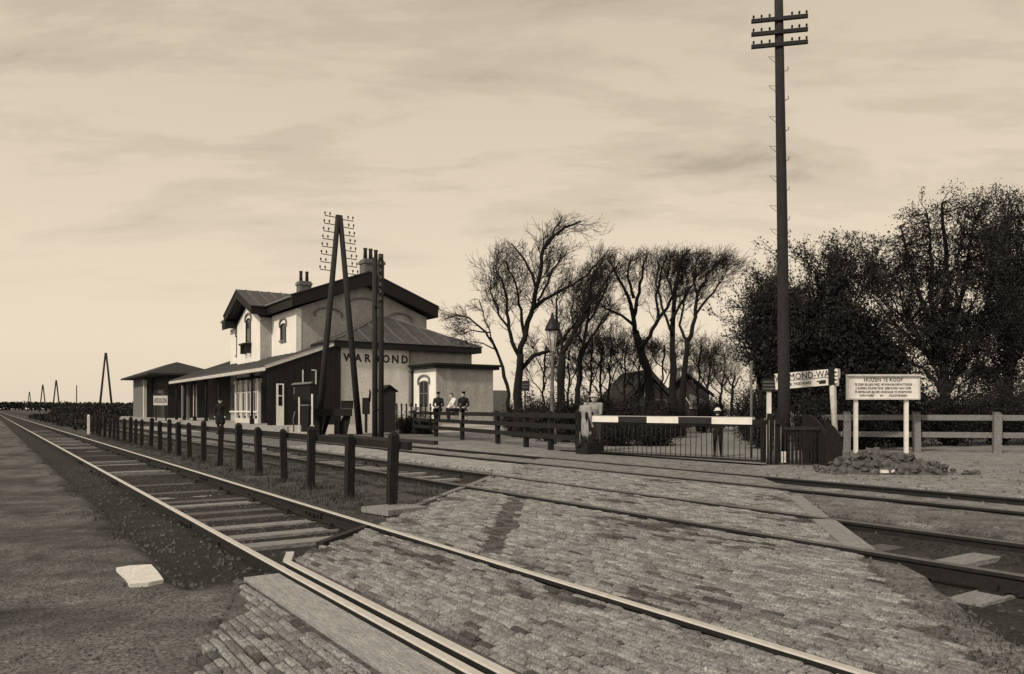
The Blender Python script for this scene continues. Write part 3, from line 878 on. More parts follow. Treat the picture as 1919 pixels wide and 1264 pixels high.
canopy.prism([(18.702, Y1 + 0.01, cz(18.7) + 0.06), (24, Y1 + 0.01, 3.9), (24, Y1 + 0.01, 3.78), (18.702, Y1 + 0.01, cz(18.7) - 0.06)], (0, CY1 - Y1, 0))
cano = wpart(canopy, 'canopy_roof', 'roof_metal', station)
for k in range(26):
    yy = CY0 + 0.15 + k * 1.15
    xe = 17.9 if yy < Y0 else (18.6 if yy > Y1 else (16.5 if (yy < BY0 or yy > BY1) else 15.7))
    s_ = MB(); s_.bar((CX0 + 0.02, yy, cz(CX0 + 0.02) + 0.07), (xe, yy, cz(xe) + 0.07), 0.06, 0.05); wpart(s_, 'seam', 'seam' if k else 'offwhite', cano, True)
mb = MB(); mb.bar((CX0, CY0 - 0.03, CZ0 + 0.03), (17.9, CY0 - 0.03, cz(17.9) - 0.04), 0.05, 0.14); wpart(mb, 'verge_board', 'offwhite', station)
# boarded end screen, its near-black carrying the canopy's shade as paint, with a narrow white door and a pale framed window
nb = 14
for k in range(nb):
    xa = CX0 + 0.12 + k * (17.98 - CX0 - 0.12) / nb; xb = CX0 + 0.12 + (k + 1) * (17.98 - CX0 - 0.12) / nb - 0.012
    mb = MB(); mb.prism([(xa, CY0 + 0.02 + 0.012 * (k % 2), PZ), (xb, CY0 + 0.02 + 0.012 * (k % 2), PZ), (xb, CY0 + 0.02 + 0.012 * (k % 2), cz(xb) - 0.14), (xa, CY0 + 0.02 + 0.012 * (k % 2), cz(xa) - 0.14)], (0, 0.05, 0)); wpart(mb, 'screen_board', 'dark_shade_wall', station)
mb = MB(); mb.box(13.98, 14.42, CY0 - 0.035, CY0 + 0.015, PZ, 2.75); dr = wpart(mb, 'door', 'white', station); tag(dr, 'narrow white half glazed door in the dark end screen')
for z0, z1 in ((1.45, 2.0), (2.08, 2.68)):
    pn = MB(); pn.box(14.09, 14.31, CY0 - 0.05, CY0 - 0.036, z0, z1); wpart(pn, 'pane', 'glass', dr, True)
mb = MB(); mb.box(15.56, 16.36, CY0 - 0.02, CY0 + 0.015, 2.75, 3.6); w = wpart(mb, 'window', 'glass', station)
fr = MB()
for a_, b_ in (((15.56, 2.75), (15.56, 3.6)), ((16.36, 2.75), (16.36, 3.62)), ((16.1, 3.6), (16.36, 3.6))):
    fr.bar((a_[0], CY0 - 0.03, a_[1]), (b_[0], CY0 - 0.03, b_[1]), 0.07, 0.05, 0, (0, 1, 0))
wpart(fr, 'frame', 'offwhite', w, True)
# fringe of small scalloped boards
fr = MB()
yy = CY0
fb = MB(); fb.prism([(-0.015, -0.068, 0.02), (-0.015, 0.068, 0.02), (-0.015, 0.068, -0.15), (-0.015, 0.0, -0.21), (-0.015, -0.068, -0.15)], (0.03, 0, 0))
fbm = fb.mesh('valance_board', 'offwhite')
while yy < CY1:
    o = place(fbm, 'valance_board', station, Vector((CX0 - 0.03, yy, CZ0 + 0.02)) - Vector(station.location)); yy += 0.145
# canopy posts with pale capitals
for i, yy in enumerate((46.2, 50.2, 58.8, 62.8, 66.8, 70.8, 74.2)):
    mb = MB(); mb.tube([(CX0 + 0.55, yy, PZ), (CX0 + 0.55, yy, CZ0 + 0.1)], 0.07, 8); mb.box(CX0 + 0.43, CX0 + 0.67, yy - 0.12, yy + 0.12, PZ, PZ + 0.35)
    p = wpart(mb, 'canopy_post', 'dark_shade_wall', station)
    for sg in (-1, 1):
        br = MB(); br.bar((CX0 + 0.55, yy, CZ0 - 0.8), (CX0 + 0.55, yy + sg * 0.7, CZ0 + 0.05), 0.06, 0.08); wpart(br, 'bracket', 'dark_shade_wall', p, True)
# ground floor front: canopy shade painted on as near-black boarding, with doors and windows
mb = MB(); mb.box(WX0 - 0.06, WX0, WY + 0.25, Y0 - 0.04, PZ, 4.9); wpart(mb, 'front_painted_shade', 'dark_shade_wall', station)
mb = MB(); mb.box(XF - 0.06, XF - 0.001, Y0 + 0.01, BY0 - 0.01, PZ, 4.3); wpart(mb, 'front_painted_shade', 'dark_shade_wall', station)
mb = MB(); mb.box(BX - 0.06, BX - 0.001, BY0 + 0.01, BY1 - 0.01, PZ, 3.59); wpart(mb, 'front_painted_shade', 'dark_shade_wall', station)
mb = MB(); mb.box(XF, XF + 0.02 + 1.38, Y0 - 0.06, Y0 - 0.045, PZ, 4.4); wpart(mb, 'return_painted_shade', 'dark_shade_wall', station)
for yc in (47.6, 51.2, 53.6, 62.6, 65.0):
    xw = WX0 - 0.07 if yc < Y0 else XF - 0.07
    win_y(xw, yc, 1.0, 1.3, 3.2, station, hood=False, bars=True)
mb = MB(); mb.prism([(XF, Y1 + 0.02, PZ), (22, Y1 + 0.02, PZ), (22, Y1 + 0.02, 4.2), (18.7, Y1 + 0.02, 5.4), (XF, Y1 + 0.02, 4.7)], (0, 7.8, 0)); wpart(mb, 'side_wing', 'dark_shade_wall', station)
# glazed screen under the canopy: white mullioned posts, rail and base
GX = 14.72
for k, yy in enumerate((51.5, 52.85, 54.2, 55.6, 57.1)):
    mb = MB(); mb.box(GX - 0.09, GX + 0.09, yy - 0.11, yy + 0.11, PZ, 3.02); mb.box(GX - 0.14, GX + 0.14, yy - 0.2, yy + 0.2, 3.02, 3.26)
    p = wpart(mb, 'screen_post', 'white', station)
    if k < 4:
        pn = MB(); pn.box(GX - 0.01, GX + 0.01, yy + 0.12, yy + 1.22, 1.15, 3.0); w = wpart(pn, 'screen_pane', 'glass', station)
        ml = MB(); ml.bar((GX - 0.02, yy + 0.55, 0.8), (GX - 0.02, yy + 0.55, 2.4), 0.09, 0.07, 0, (1, 0, 0)); ml.bar((GX - 0.02, yy + 0.12, 2.4), (GX - 0.02, yy + 1.2, 2.4), 0.06, 0.06, 0, (1, 0, 0)); wpart(ml, 'mullion', 'white', w, True)
for yy, wd, mt in ((70.6, 0.55, 'offwhite'), (73.4, 0.3, 'moulding'), (75.6, 0.5, 'moulding')):
    mb = MB(); mb.box(GX - 0.1, GX + 0.1, yy - wd / 2, yy + wd / 2, PZ, 3.4); wpart(mb, 'screen_post', mt, station)
mb = MB(); mb.box(GX - 0.12, GX + 0.05, 51.4, 58.6, 1.02, 1.12); wpart(mb, 'screen_rail', 'white', station)
mb = MB(); mb.box(GX - 0.10, GX + 0.06, 51.4, 57.2, PZ + 0.001, 0.62); wpart(mb, 'screen_base', 'offwhite', station)
# ------------------------------------------------------------------ goods shed left of the station
shed = thing('goods_shed', 'low brick goods shed with wide hipped dark roof, left of the station canopy', 'shed', (14.6, 88, PZ))
SX0, SX1, SY0, SY1 = 14.7, 20.0, 88.0, 105.0
mb = MB(); mb.box(SX0, SX1, 97.5, SY1, 0, 4.95); wpart(mb, 'wall', 'brickwall', shed)
mb = MB(); mb.box(SX0 + 0.9, SX1, SY0, 97.5, 0, 4.94); wpart(mb, 'recessed_wall', 'dark_shade_wall', shed)  # shade of the open recess painted in as near-black wall colour
r0, r1 = Vector((17.2, 91.5, 6.45)), Vector((17.2, 98, 6.45))
q = [Vector((SX0 - 1.2, SY0 - 1.2, 5.0)), Vector((SX1 + 1.2, SY0 - 1.2, 5.0)), Vector((SX1 + 1.2, SY1 + 1.6, 5.0)), Vector((SX0 - 1.2, SY1 + 1.6, 5.0))]
mb = MB(); mb.add(q + [r0, r1], [(0, 1, 4), (1, 2, 5, 4), (2, 3, 5), (3, 0, 4, 5), (3, 2, 1, 0)]); mb.box(q[0].x, q[1].x, q[0].y, q[2].y, 4.82, 4.995); wpart(mb, 'roof', 'roof_dark', shed)
for yy, wd, mt in ((97.3, 0.6, 'offwhite'),):
    mb = MB(); mb.box(SX0 - 0.02, SX0 + 0.3, yy - wd / 2, yy + wd / 2, PZ, 4.6); wpart(mb, 'pillar', mt, shed)
for yy in (94.5, 90.5):
    mb = MB(); mb.box(SX0 + 0.86, SX0 + 0.9, yy - 1.1, yy + 1.1, PZ, 3.4); wpart(mb, 'door', 'black', shed)

# framed white sign at the platform end
sp = at(301, 752, 62.0)
sg = thing('platform_sign', 'small white framed notice sign with dark border, standing in front of the goods shed', 'sign', (sp.x, sp.y, PZ), -TH)
mb = MB(); mb.box(-0.56, 0.56, -0.03, 0.03, 1.26, 2.02); bd = mb.build('board', 'offwhite', sg)
fr = MB()
for a, b in (((-0.45, 1.5), (0.45, 1.5)), ((-0.45, 1.78), (0.45, 1.78)), ((-0.45, 1.5), (-0.45, 1.78)), ((0.45, 1.5), (0.45, 1.78))):
    fr.bar((a[0], -0.04, a[1]), (b[0], -0.04, b[1]), 0.04, 0.02, 0, (0, 1, 0))
for cx_ in (-0.3, 0.0, 0.3):
    for k in range(8):
        t0, t1_ = 2 * math.pi * k / 8, 2 * math.pi * (k + 1) / 8
        fr.bar((cx_ + .09 * math.cos(t0), -0.04, 1.64 + .07 * math.sin(t0)), (cx_ + .09 * math.cos(t1_), -0.04, 1.64 + .07 * math.sin(t1_)), 0.03, 0.02, 0, (0, 1, 0))
fr.build('border', 'black', bd)
mb = MB(); mb.box(-0.26, 0.28, -0.02, 0.02, 2.2, 2.45); pq = mb.build('plaque', 'oldwood', sg)
mk = MB()
for k in range(3): mk.box(-0.2, 0.2, -0.03, -0.021, 2.24 + k * .07, 2.27 + k * .07)
mk.build('lines', 'moulding', pq)
for s in (-0.4, 0.4):
    mb = MB(); mb.box(s - 0.05, s + 0.05, 0.031, 0.10, 0, 2.5); mb.build('post', 'dark_shade_wall', sg)

# ------------------------------------------------------------------ cottage and barn behind the trees
hp = at(1216, 768, 48.0)
cot = thing('cottage', 'dark thatched cottage with steep gable half hidden behind the bare trees', 'house', (hp.x, hp.y, 0), -TH + 0.1)
mb = MB(); mb.prism([(-1.6, 0, 0), (1.6, 0, 0), (1.6, 0, 1.7), (0, 0, 3.3), (-1.6, 0, 1.7)], (0, 7, 0)); mb.build('wall', 'oldwood', cot)
for s in (-1, 1):
    mb = MB(); mb.prism([(0, -0.35, 3.45), (s * 1.95, -0.35, 1.35), (s * 1.95, -0.35, 1.6), (0, -0.35, 3.75)], (0, 7.6, 0)); rf = mb.build('roof', 'thatch', cot)
    v = MB(); v.bar((0, -0.38, 3.48), (s * 1.92, -0.38, 1.42), 0.06, 0.18); v.build('verge_board', 'oldwood', rf)
for xx, z0, z1, w in ((-0.5, 0.4, 1.5, 0.7), (0.7, 0.0, 1.8, 0.8), (0.0, 2.0, 2.7, 0.5)):
    mb = MB(); mb.box(xx - w / 2, xx + w / 2, -0.03, -0.003, z0, z1); wv = mb.build('window' if z0 > 0 else 'door', 'glass', cot)
    f = MB(); f.box(xx - w / 2 - .05, xx - w / 2, -0.05, -0.004, z0, z1); f.box(xx + w / 2, xx + w / 2 + .05, -0.05, -0.004, z0, z1); f.box(xx - w / 2, xx + w / 2, -0.05, -0.004, z1, z1 + .05); f.build('frame', 'moulding', wv)
hp = at(1295, 768, 52.0)
barn = thing('barn', 'dark barn with boarded gable and two stub chimneys beside the thatched cottage', 'barn', (hp.x, hp.y, 0), -TH - 0.25)
mb = MB(); mb.prism([(-1.7, 0, 0), (1.2, 0, 0), (1.2, 0, 2.4), (-0.3, 0, 3.4), (-1.7, 0, 2.4)], (0, 6, 0)); mb.build('wall', 'oldwood', barn)
mb = MB(); mb.prism([(-0.3, -0.4, 3.6), (1.5, -0.4, 2.1), (1.5, -0.4, 2.25), (-0.3, -0.4, 3.75)], (0, 6.8, 0)); mb.prism([(-0.3, -0.4, 3.6), (-2.0, -0.4, 2.1), (-2.0, -0.4, 2.25), (-0.3, -0.4, 3.75)], (0, 6.8, 0)); mb.build('roof', 'thatch', barn)
for k in range(9):
    mb = MB(); mb.box(-0.1 + k * 0.12, 0.0 + k * 0.12, -0.04, -0.003, 1.35, 2.25 - k * 0.05); mb.build('gable_board', 'moulding', barn)
mb = MB(); mb.bar((-0.6, -0.08, 2.4), (0.0, -0.08, 1.5), 0.07, 0.05); mb.build('brace', 'offwhite', barn)
mb = MB(); mb.box(-1.2, -0.8, 2.2, 2.7, 2.7, 4.15); mb.box(-0.35, 0.05, 2.2, 2.7, 3.3, 4.3); mb.build('chimney', 'chimney', barn)
mb = MB(); mb.bar((0.35, -0.1, 0), (0.35, -0.1, 1.3), 0.06, 0.06); mb.bar((-0.1, -0.1, 1.32), (0.85, -0.1, 1.32), 0.06, 0.06); mb.bar((0.4, -0.1, 1.2), (0.95, -0.1, 0.75), 0.06, 0.06); mb.build('gate_frame', 'offwhite', barn)
# ------------------------------------------------------------------ fences
def pos_h(u, d):
    p = at(u, HOR, d); return p.x, p.y
pf = thing('post_fence', 'long row of dark square posts with one rail, beside the nearest track', 'fence', (4.30, 9.1, -0.04))
PM = []
for k in range(5):
    r = random.Random(k); mb = MB(); w = 0.056
    mb.prism([(-w, -w, -0.2), (w, -w, -0.2), (w, w, -0.2), (-w, w, -0.2)], (0, 0, 1.12 + r.uniform(-0.05, 0.05)))
    t_ = mb.v[4][2] if mb.v[4][2] > 0 else mb.v[0][2]
    zt = max(v[2] for v in mb.v)
    mb.add([(-w, -w, zt), (w, -w, zt), (w, w, zt), (-w, w, zt), (-w * .4, -w * .4, zt + 0.05), (w * .4, -w * .4, zt + 0.05), (w * .4, w * .4, zt + 0.05), (-w * .4, w * .4, zt + 0.05)], [(0, 1, 5, 4), (1, 2, 6, 5), (2, 3, 7, 6), (3, 0, 4, 7), (4, 5, 6, 7)])
    PM.append(mb.mesh('post', 'tar'))
for k in range(24):
    r = random.Random(100 + k)
    o = place(PM[k % 5], 'post', pf, (r.uniform(-0.03, 0.03), 1.5 * k + r.uniform(-0.06, 0.06), 0), r.uniform(-0.1, 0.1))
    o.rotation_euler = (r.uniform(-0.05, 0.05), r.uniform(-0.055, 0.055), r.uniform(-0.2, 0.2))
for k in range(6):
    mb = MB(); a = -0.3 if k == 0 else 6.0 * k - 0.02
    mb.bar((0.10, a, 0.82), (0.10, 6.0 * k + 5.98, 0.82), 0.05, 0.10); mb.build('rail', 'tar', pf)
o = place(PM[0], 'post', pf, (-0.05, 36.2, 0), 0); o.data = PM[0].copy(); o.data.materials[0] = M['white']; tag(o, 'white end post')

def rail_fence(name, label, pts, h, zr, postw, mat, railw, railh, back, group=None, pmat=None, tops=False):
    p0 = Vector((pts[0][0], pts[0][1], 0))
    t = thing(name, label, 'fence', p0, 0, group)
    P = [Vector((x, y, 0)) - p0 for x, y in pts]
    for i, p in enumerate(P):
        a = P[min(i + 1, len(P) - 1)] - P[max(i - 1, 0)]
        rz = math.atan2(a.y, a.x)
        r = random.Random(i + 5)
        mb = MB(); w = postw / 2
        mb.box(-w, w, -w, w, -0.15, h)
        mb.add([(-w, -w, h), (w, -w, h), (w, w, h + 0.07), (-w, w, h + 0.07)], [(0, 1, 2, 3), (1, 0, 3, 2)])
        mb.add([(-w, -w, h), (-w, w, h), (-w, w, h + 0.07)], [(0, 1, 2)]); mb.add([(w, -w, h), (w, w, h), (w, w, h + 0.07)], [(0, 1, 2)]); mb.add([(-w, w, h), (w, w, h), (w, w, h + .07), (-w, w, h + .07)], [(0, 1, 2, 3)])
        o = mb.build('post', pmat or mat, t, p); o.rotation_euler = (r.uniform(-.02, .02), r.uniform(-.02, .02), rz)
    for i in range(len(P) - 1):
        a, b = P[i], P[i + 1]
        d = (b - a).normalized(); nrm = Vector((-d.y, d.x, 0)) * back
        for k, z in enumerate(zr):
            mb = MB(); mb.bar(a + nrm + d * 0.004 + Vector((0, 0, z)), b + nrm - d * 0.004 + Vector((0, 0, z)), railw, railh); mb.build('rail', mat, t)
    return t
rail_fence('plank_fence', 'dark three rail fence with boys sitting on it, between platform and level crossing',
           [(13.85, 17.1), (14.2, 18.9), (14.62, 20.8), (15.2, 23.4), (16.0, 27.3), (16.75, 30.9), (17.55, 34.6)], 1.14, (0.42, 0.74, 1.06), 0.15, 'tar', 0.05, 0.15, 0.09, None, 'tar')
a = on_ground(1520, 845); b = on_ground(1868, 850)
rd = (b - a).normalized()
rail_fence('yard_fence', 'weathered pale grey two rail fence behind the houses for sale board', [(a.x - rd.x * .6, a.y - rd.y * .6), (a.x + rd.x * 1.0, a.y + rd.y * 1.0), (a.x + rd.x * 2.9, a.y + rd.y * 2.9), (b.x, b.y), (b.x + rd.x * 2.4, b.y + rd.y * 2.4), (b.x + rd.x * 4.8, b.y + rd.y * 4.8)], 1.10, (0.50, 1.0), 0.2, 'greywood', 0.06, 0.16, 0.13)

# ------------------------------------------------------------------ telegraph poles
def insulator(mb, p, mi):
    mb.lathe([(0.012, 0), (0.012, 0.07), (0.035, 0.075), (0.045, 0.12), (0.035, 0.17), (0.01, 0.19)], p, 7, mi)
tp = on_ground(1469, 868)
tp = at(1469, 768, 18.2)
pole = thing('telegraph_pole', 'very tall dark telegraph pole in front of the leafy trees, crossarms at its top', 'telegraph pole', (tp.x, tp.y, 0))
mb = MB(); mb.tube([(0, 0, -0.3), (0.0, 0, 2.0), (-0.03, 0.02, 5.5), (-0.07, 0.05, 8.5), (-0.11, 0.07, 11.4)], [0.145, 0.137, 0.122, 0.108, 0.096], 14); shaft = mb.build('shaft', 'pole', pole)
armdir = Vector((CT, -ST, 0)); armdir = (Matrix.Rotation(-0.21, 3, 'Z') @ armdir)
back = Vector((-armdir.y, armdir.x, 0))
for z in (10.40, 10.09, 9.80):
    c = Vector((-0.10, 0.065, z)) - back * 0.11
    mb = MB(); mb.bar(c - armdir * 0.63, c + armdir * 0.63, 0.07, 0.085); arm = mb.build('crossarm', 'pole', pole)
    for q in (-0.58, -0.40, -0.22, 0.28, 0.44, 0.60):
        ins = MB(); ins.lathe([(0.01, 0), (0.01, 0.04), (0.024, 0.045), (0.026, 0.085), (0.01, 0.11)], c + armdir * q + Vector((0, 0, 0.03)), 7); ins.build('insulator', 'pole', arm)
for k, z in enumerate((9.55, 8.87, 8.15, 7.45, 6.75, 6.05, 5.5)):
    cx_ = -0.03 - 0.08 * (z - 5.5) / 5.9
    p = Vector((cx_, 0.03, z)) - armdir * 0.10
    mb = MB(); mb.tube([p, p - armdir * 0.17 + Vector((0, 0, 0.03)), p - armdir * 0.13 + Vector((0, 0, -0.02)), p - Vector((0, 0, 0.14)) + armdir * 0.0], 0.005, 5); mb.build('climbing_hook', 'iron', pole)
    p = Vector((cx_, 0.03, z - 0.35)) + armdir * 0.10
    mb = MB(); mb.tube([p, p + armdir * 0.07 + Vector((0, 0, 0.03)), p + armdir * 0.07 + Vector((0, 0, 0.1))], 0.009, 5); mb.build('climbing_hook', 'iron', pole)

def a_pole(name, label, x, y, z0, ztop, spread, r0, r1, levels, group, asym=0.0):
    t = thing(name, label, 'telegraph pole', (x, y, z0), 0, group)
    hgt = ztop - z0
    legs = {}
    for s in (-1, 1):
        foot = Vector((s * spread / 2 + asym, 0, -0.2)); tip = Vector((s * 0.05, 0, hgt))
        legs[s] = (foot, tip)
        mb = MB(); mb.tube([foot, foot.lerp(tip, 0.5), tip], [r0, (r0 + r1) / 2, r1], 10); mb.build('leg', 'pole', t)
    mb = MB(); mb.bar((-0.14, 0, hgt * 0.95), (0.14, 0, hgt * 0.95), 0.1, 0.1); mb.build('head_block', 'pole', t)
    for k in range(levels):
        for s in (-1, 1):
            z = hgt - 0.12 - k * 0.375 - (0.05 if s > 0 else 0)
            foot, tip = legs[s]; f = (z - foot.z) / (tip.z - foot.z); p = foot.lerp(tip, f)
            q = p + Vector((s * 0.66, 0, -0.02 * s))
            mb = MB(); mb.bar(p, q, 0.03, 0.035); br = mb.build('bracket', 'iron', t)
            for e in (0.38, 0.63):
                c = p + Vector((s * e, 0, 0.0))
                pin = MB(); pin.tube([c, c + Vector((s * 0.02, 0, 0.12))], 0.012, 5); pin.lathe([(0.02, 0), (0.042, 0.03), (0.036, 0.1), (0.012, 0.13)], c + Vector((s * 0.02, 0, 0.09)), 7); pin.build('insulator', 'iron', br)
    return t
a_pole('a_frame_telegraph_pole', 'large A-frame telegraph pole with many insulator brackets, standing before the station wing', 14.15, 36.0, 0.1, 10.75, 2.15, 0.165, 0.12, 8, 'A-frame telegraph poles', 0.0)
g_ = 'A-frame telegraph poles'
for lab, x, y, zt in (('tallest looking of the distant A-frame poles, just left of the goods shed', 16.6, 149, 10.9), ('second A-frame pole along the line left of the goods shed', 18.0, 290, 10.6),
                      ('third and thinner A-frame pole far along the line at the left', 17.0, 345, 10.6), ('farthest tiny A-frame pole near the left edge on the horizon', 17.6, 480, 10.4)):
    a_pole('a_frame_telegraph_pole', lab, x, y, 0.0, zt, 2.2, 0.19 if y < 200 else 0.22, 0.15 if y < 200 else 0.2, 0, g_)
mb = MB(); mb.tube([(0, 0, 0), (0, 0, 8)], [0.16, 0.12], 6)
o = tag(mb.build('telegraph_pole', 'pole', None, (20.5, 250, 0)), 'faint single pole between the distant A-frame poles', 'telegraph pole')
# pair of poles in front of the wing
dp = at(708, 768, 33.0)
dbl = thing('double_telegraph_pole', 'pair of close dark upright poles with insulators, rising in front of the WARMOND lettering', 'telegraph pole', (dp.x, dp.y, 0))
for s, zt in ((-0.12, 7.75), (0.14, 7.9)):
    px_, py_ = CT * s, -ST * s
    mb = MB(); mb.tube([(px_, py_, -0.2), (px_, py_, 4), (px_ - 0.01, py_, zt)], [0.125, 0.115, 0.105], 10); mb.build('shaft', 'pole', dbl)
for k in range(7):
    z = 7.7 - k * 0.30
    mb = MB(); mb.bar((0.0, -0.12, z), (0.0, -0.34, z), 0.04, 0.05); br = mb.build('bracket', 'iron', dbl)
    ins = MB()
    ins.lathe([(0.02, 0), (0.03, 0.02), (0.03, 0.07), (0.01, 0.09)], (0.0, -0.31, z + 0.02), 7)
    ins.build('insulator', 'greypost', br)
for z in (1.2, 3.4, 5.6):
    mb = MB(); mb.box(-0.2, 0.2, -0.11, 0.11, z, z + 0.06); mb.build('clamp', 'iron', dbl)

# ------------------------------------------------------------------ level crossing barrier
bl_, br_ = Vector((14.05, 16.75, 0.0)), Vector((14.65, 11.45, 0.0))
bar = thing('level_crossing_barrier', 'closed level crossing boom banded white and dark, with hanging bar grille', 'barrier', bl_)
L = (br_ - bl_); ld = L.normalized(); LL = L.length
z = 0.975
bands = []
for u in (1112, 1161, 1215, 1274, 1336, 1412):
    k_ = (u - CXP) / F
    # solve position along boom seen at that column
    best = min((abs(pix(*(bl_ + ld * s).xy)[0] - u), s) for s in [i * 0.01 for i in range(int(LL * 100) + 60)])
    bands.append(best[1])
for i in range(5):
    mb = MB(); mb.bar(ld * (bands[i] + 0.0) + Vector((0, 0, z)), ld * bands[i + 1] + Vector((0, 0, z)), 0.12, 0.165)
    mb.build('boom_band', 'white' if i % 2 == 0 else 'black', bar)
mb = MB(); mb.bar(ld * bands[0] + Vector((0, 0, z + 0.086)), ld * bands[5] + Vector((0, 0, z + 0.086)), 0.13, 0.012); mb.build('boom_cap', 'offwhite', bar)
mb = MB(); mb.bar(ld * (bands[5] + 0.0) + Vector((0, 0, z - 0.03)), ld * (LL + 0.5) + Vector((0, 0, z)), 0.10, 0.12); mb.build('boom_butt', 'tar', bar)
mb = MB(); mb.bar(ld * (bands[0]) + Vector((0, 0, z - 0.105)), ld * LL + Vector((0, 0, z - 0.105)), 0.06, 0.05); mb.build('hanger_rail', 'tar', bar)
n = int(LL / 0.155)
for i in range(n):
    s = bands[0] + 0.05 + i * 0.155
    if s > LL: break
    r = random.Random(i)
    p = ld * s
    mb = MB(); mb.tube([p + Vector((0, 0, z - 0.12)), p + ld * r.uniform(-.012, .012) + Vector((0, 0, 0.5)), p + ld * r.uniform(-.01, .01) + Vector((0, 0, 0.06))], 0.009, 5); mb.build('grille_bar', 'iron', bar)
mb = MB(); mb.bar(ld * bands[0] + Vector((0, 0, 0.06)), ld * LL + Vector((0, 0, 0.06)), 0.035, 0.045); mb.build('grille_rail', 'iron', bar)
# resting post at the left end with fork, and dark winch foot
rp = thing('barrier_post', 'grey post and dark winch box carrying the free end of the boom', 'post', bl_ - ld * 0.12)
mb = MB(); mb.box(-0.09, 0.09, -0.09, 0.09, -0.1, 1.12); mb.build('post', 'oldwood', rp)
for s in (-1, 1):
    mb = MB(); mb.box(s * 0.12 - 0.012, s * 0.12 + 0.012, -0.03, 0.03, 0.85, 1.16); mb.build('fork', 'iron', rp)
mb = MB(); mb.box(-0.3, 0.3, -0.28, 0.24, -0.05, 0.32); mb.tube([(-0.36, 0.1, 0.3), (0.36, 0.1, 0.3)], 0.12, 10); mb.build('winch_box', 'tar', rp)
mb = MB(); mb.tube([(-0.36, -0.1, 0.3), (-0.42, -0.1, 0.3), (-0.42, -0.1, 0.62)], 0.02, 6); mb.build('crank', 'greypost', rp)
# machinery and board enclosure at the right end
ep = br_ + ld * 0.15
enc = thing('barrier_gear', 'dark tarred boarded enclosure with rounded end around the barrier gear and pole foot', 'gear housing', (ep.x, ep.y, 0), -TH)
def plank(x0, x1, y, z1, z0=-0.05, th=0.04):
    mb = MB(); mb.box(x0, x1, y - th / 2, y + th / 2, z0, z1); mb.build('board', 'tar', enc)
for k in range(9): plank(0.30 + k * 0.085, 0.345 + k * 0.085, -0.15 + random.uniform(-.015, .015), 0.88 + random.uniform(-.07, .07))
mb = MB(); mb.box(0.27, 1.08, -0.205, -0.172, 0.78, 0.85); mb.build('top_rail', 'oldwood', enc)
mb = MB(); mb.prism([(1.10, -0.55, -0.1), (1.10, 0.9, -0.1), (1.10, 0.9, 1.12), (1.10, 0.5, 1.12), (1.10, 0.1, 1.02), (1.10, -0.2, 0.88), (1.10, -0.42, 0.68), (1.10, -0.55, 0.45)], (0.06, 0, 0)); mb.build('curved_end', 'tar', enc)
mb = MB()
arc = [(0.55, 1.10), (0.8, 1.08), (1.05, 1.0), (1.25, 0.86), (1.38, 0.68), (1.42, 0.45), (1.42, -0.1), (0.55, -0.1)]
mb.prism([(x_, -0.62, z_) for x_, z_ in arc[2:7]] + [(1.05, -0.62, -0.1)], (0, 0.05, 0)); mb.build('quadrant', 'tar', enc)
for k, (x_, y_, h_) in enumerate(((0.0, -0.1, 1.15), (0.14, -0.12, 1.2), (-0.10, 0.05, 1.05))):
    mb = MB(); mb.box(x_ - 0.05, x_ + 0.05, y_ - 0.05, y_ + 0.05, -0.1, h_); mb.build('gear_post', 'tar', enc)
for x_ in (0.075, 0.215, -0.045):
    mb = MB(); mb.tube([(x_, -0.20, 0.0), (x_, -0.20, 1.0)], 0.013, 6); mb.build('pull_rod', 'greypost', enc)
for x_ in (0.235, 0.30):
    mb = MB(); mb.box(x_ - 0.018, x_ + 0.018, -0.235, -0.20, 0.05, 0.3); mb.build('white_mark', 'offwhite', enc)
mb = MB(); mb.tube([(-0.1, 0.0, 1.0), (0.05, 0.0, 1.06), (0.14, 0.0, 1.14)], 0.03, 6); mb.build('crank_arm', 'greypost', enc)
# slim rod and warning plate post behind the gear
p = at(1408, 768, 19.5)
mb = MB(); mb.tube([(0, 0, 0), (0, 0, 2.4)], 0.03, 8); mb.ball((0, 0, 2.42), 0.045)
tag(mb.build('thin_pole', 'greypost', None, (p.x, p.y, 0)), 'slim pale iron pole beside the right end of the barrier', 'pole')
p = at(1441, 768, 19.8)
wp = thing('warning_plate', 'small dark plate with pale lettering on a white post, left of the tall pole', 'sign', (p.x, p.y, 0), -TH)
mb = MB(); mb.box(-0.05, 0.05, -0.04, 0.04, 0, 1.75); mb.build('post', 'white', wp)
mb = MB(); mb.box(-0.20, 0.20, -0.07, -0.042, 1.70, 2.02); pl = mb.build('plate', 'black', wp)
r = random.Random(3)
mk = MB()
for row in range(3):
    x_ = -0.16
    while x_ < 0.15:
        w = r.uniform(0.012, 0.03); mk.box(x_, x_ + w, -0.078, -0.071, 1.925 - row * 0.085, 1.96 - row * 0.085); x_ += w + 0.012
mk.build('lettering', 'moulding', pl)

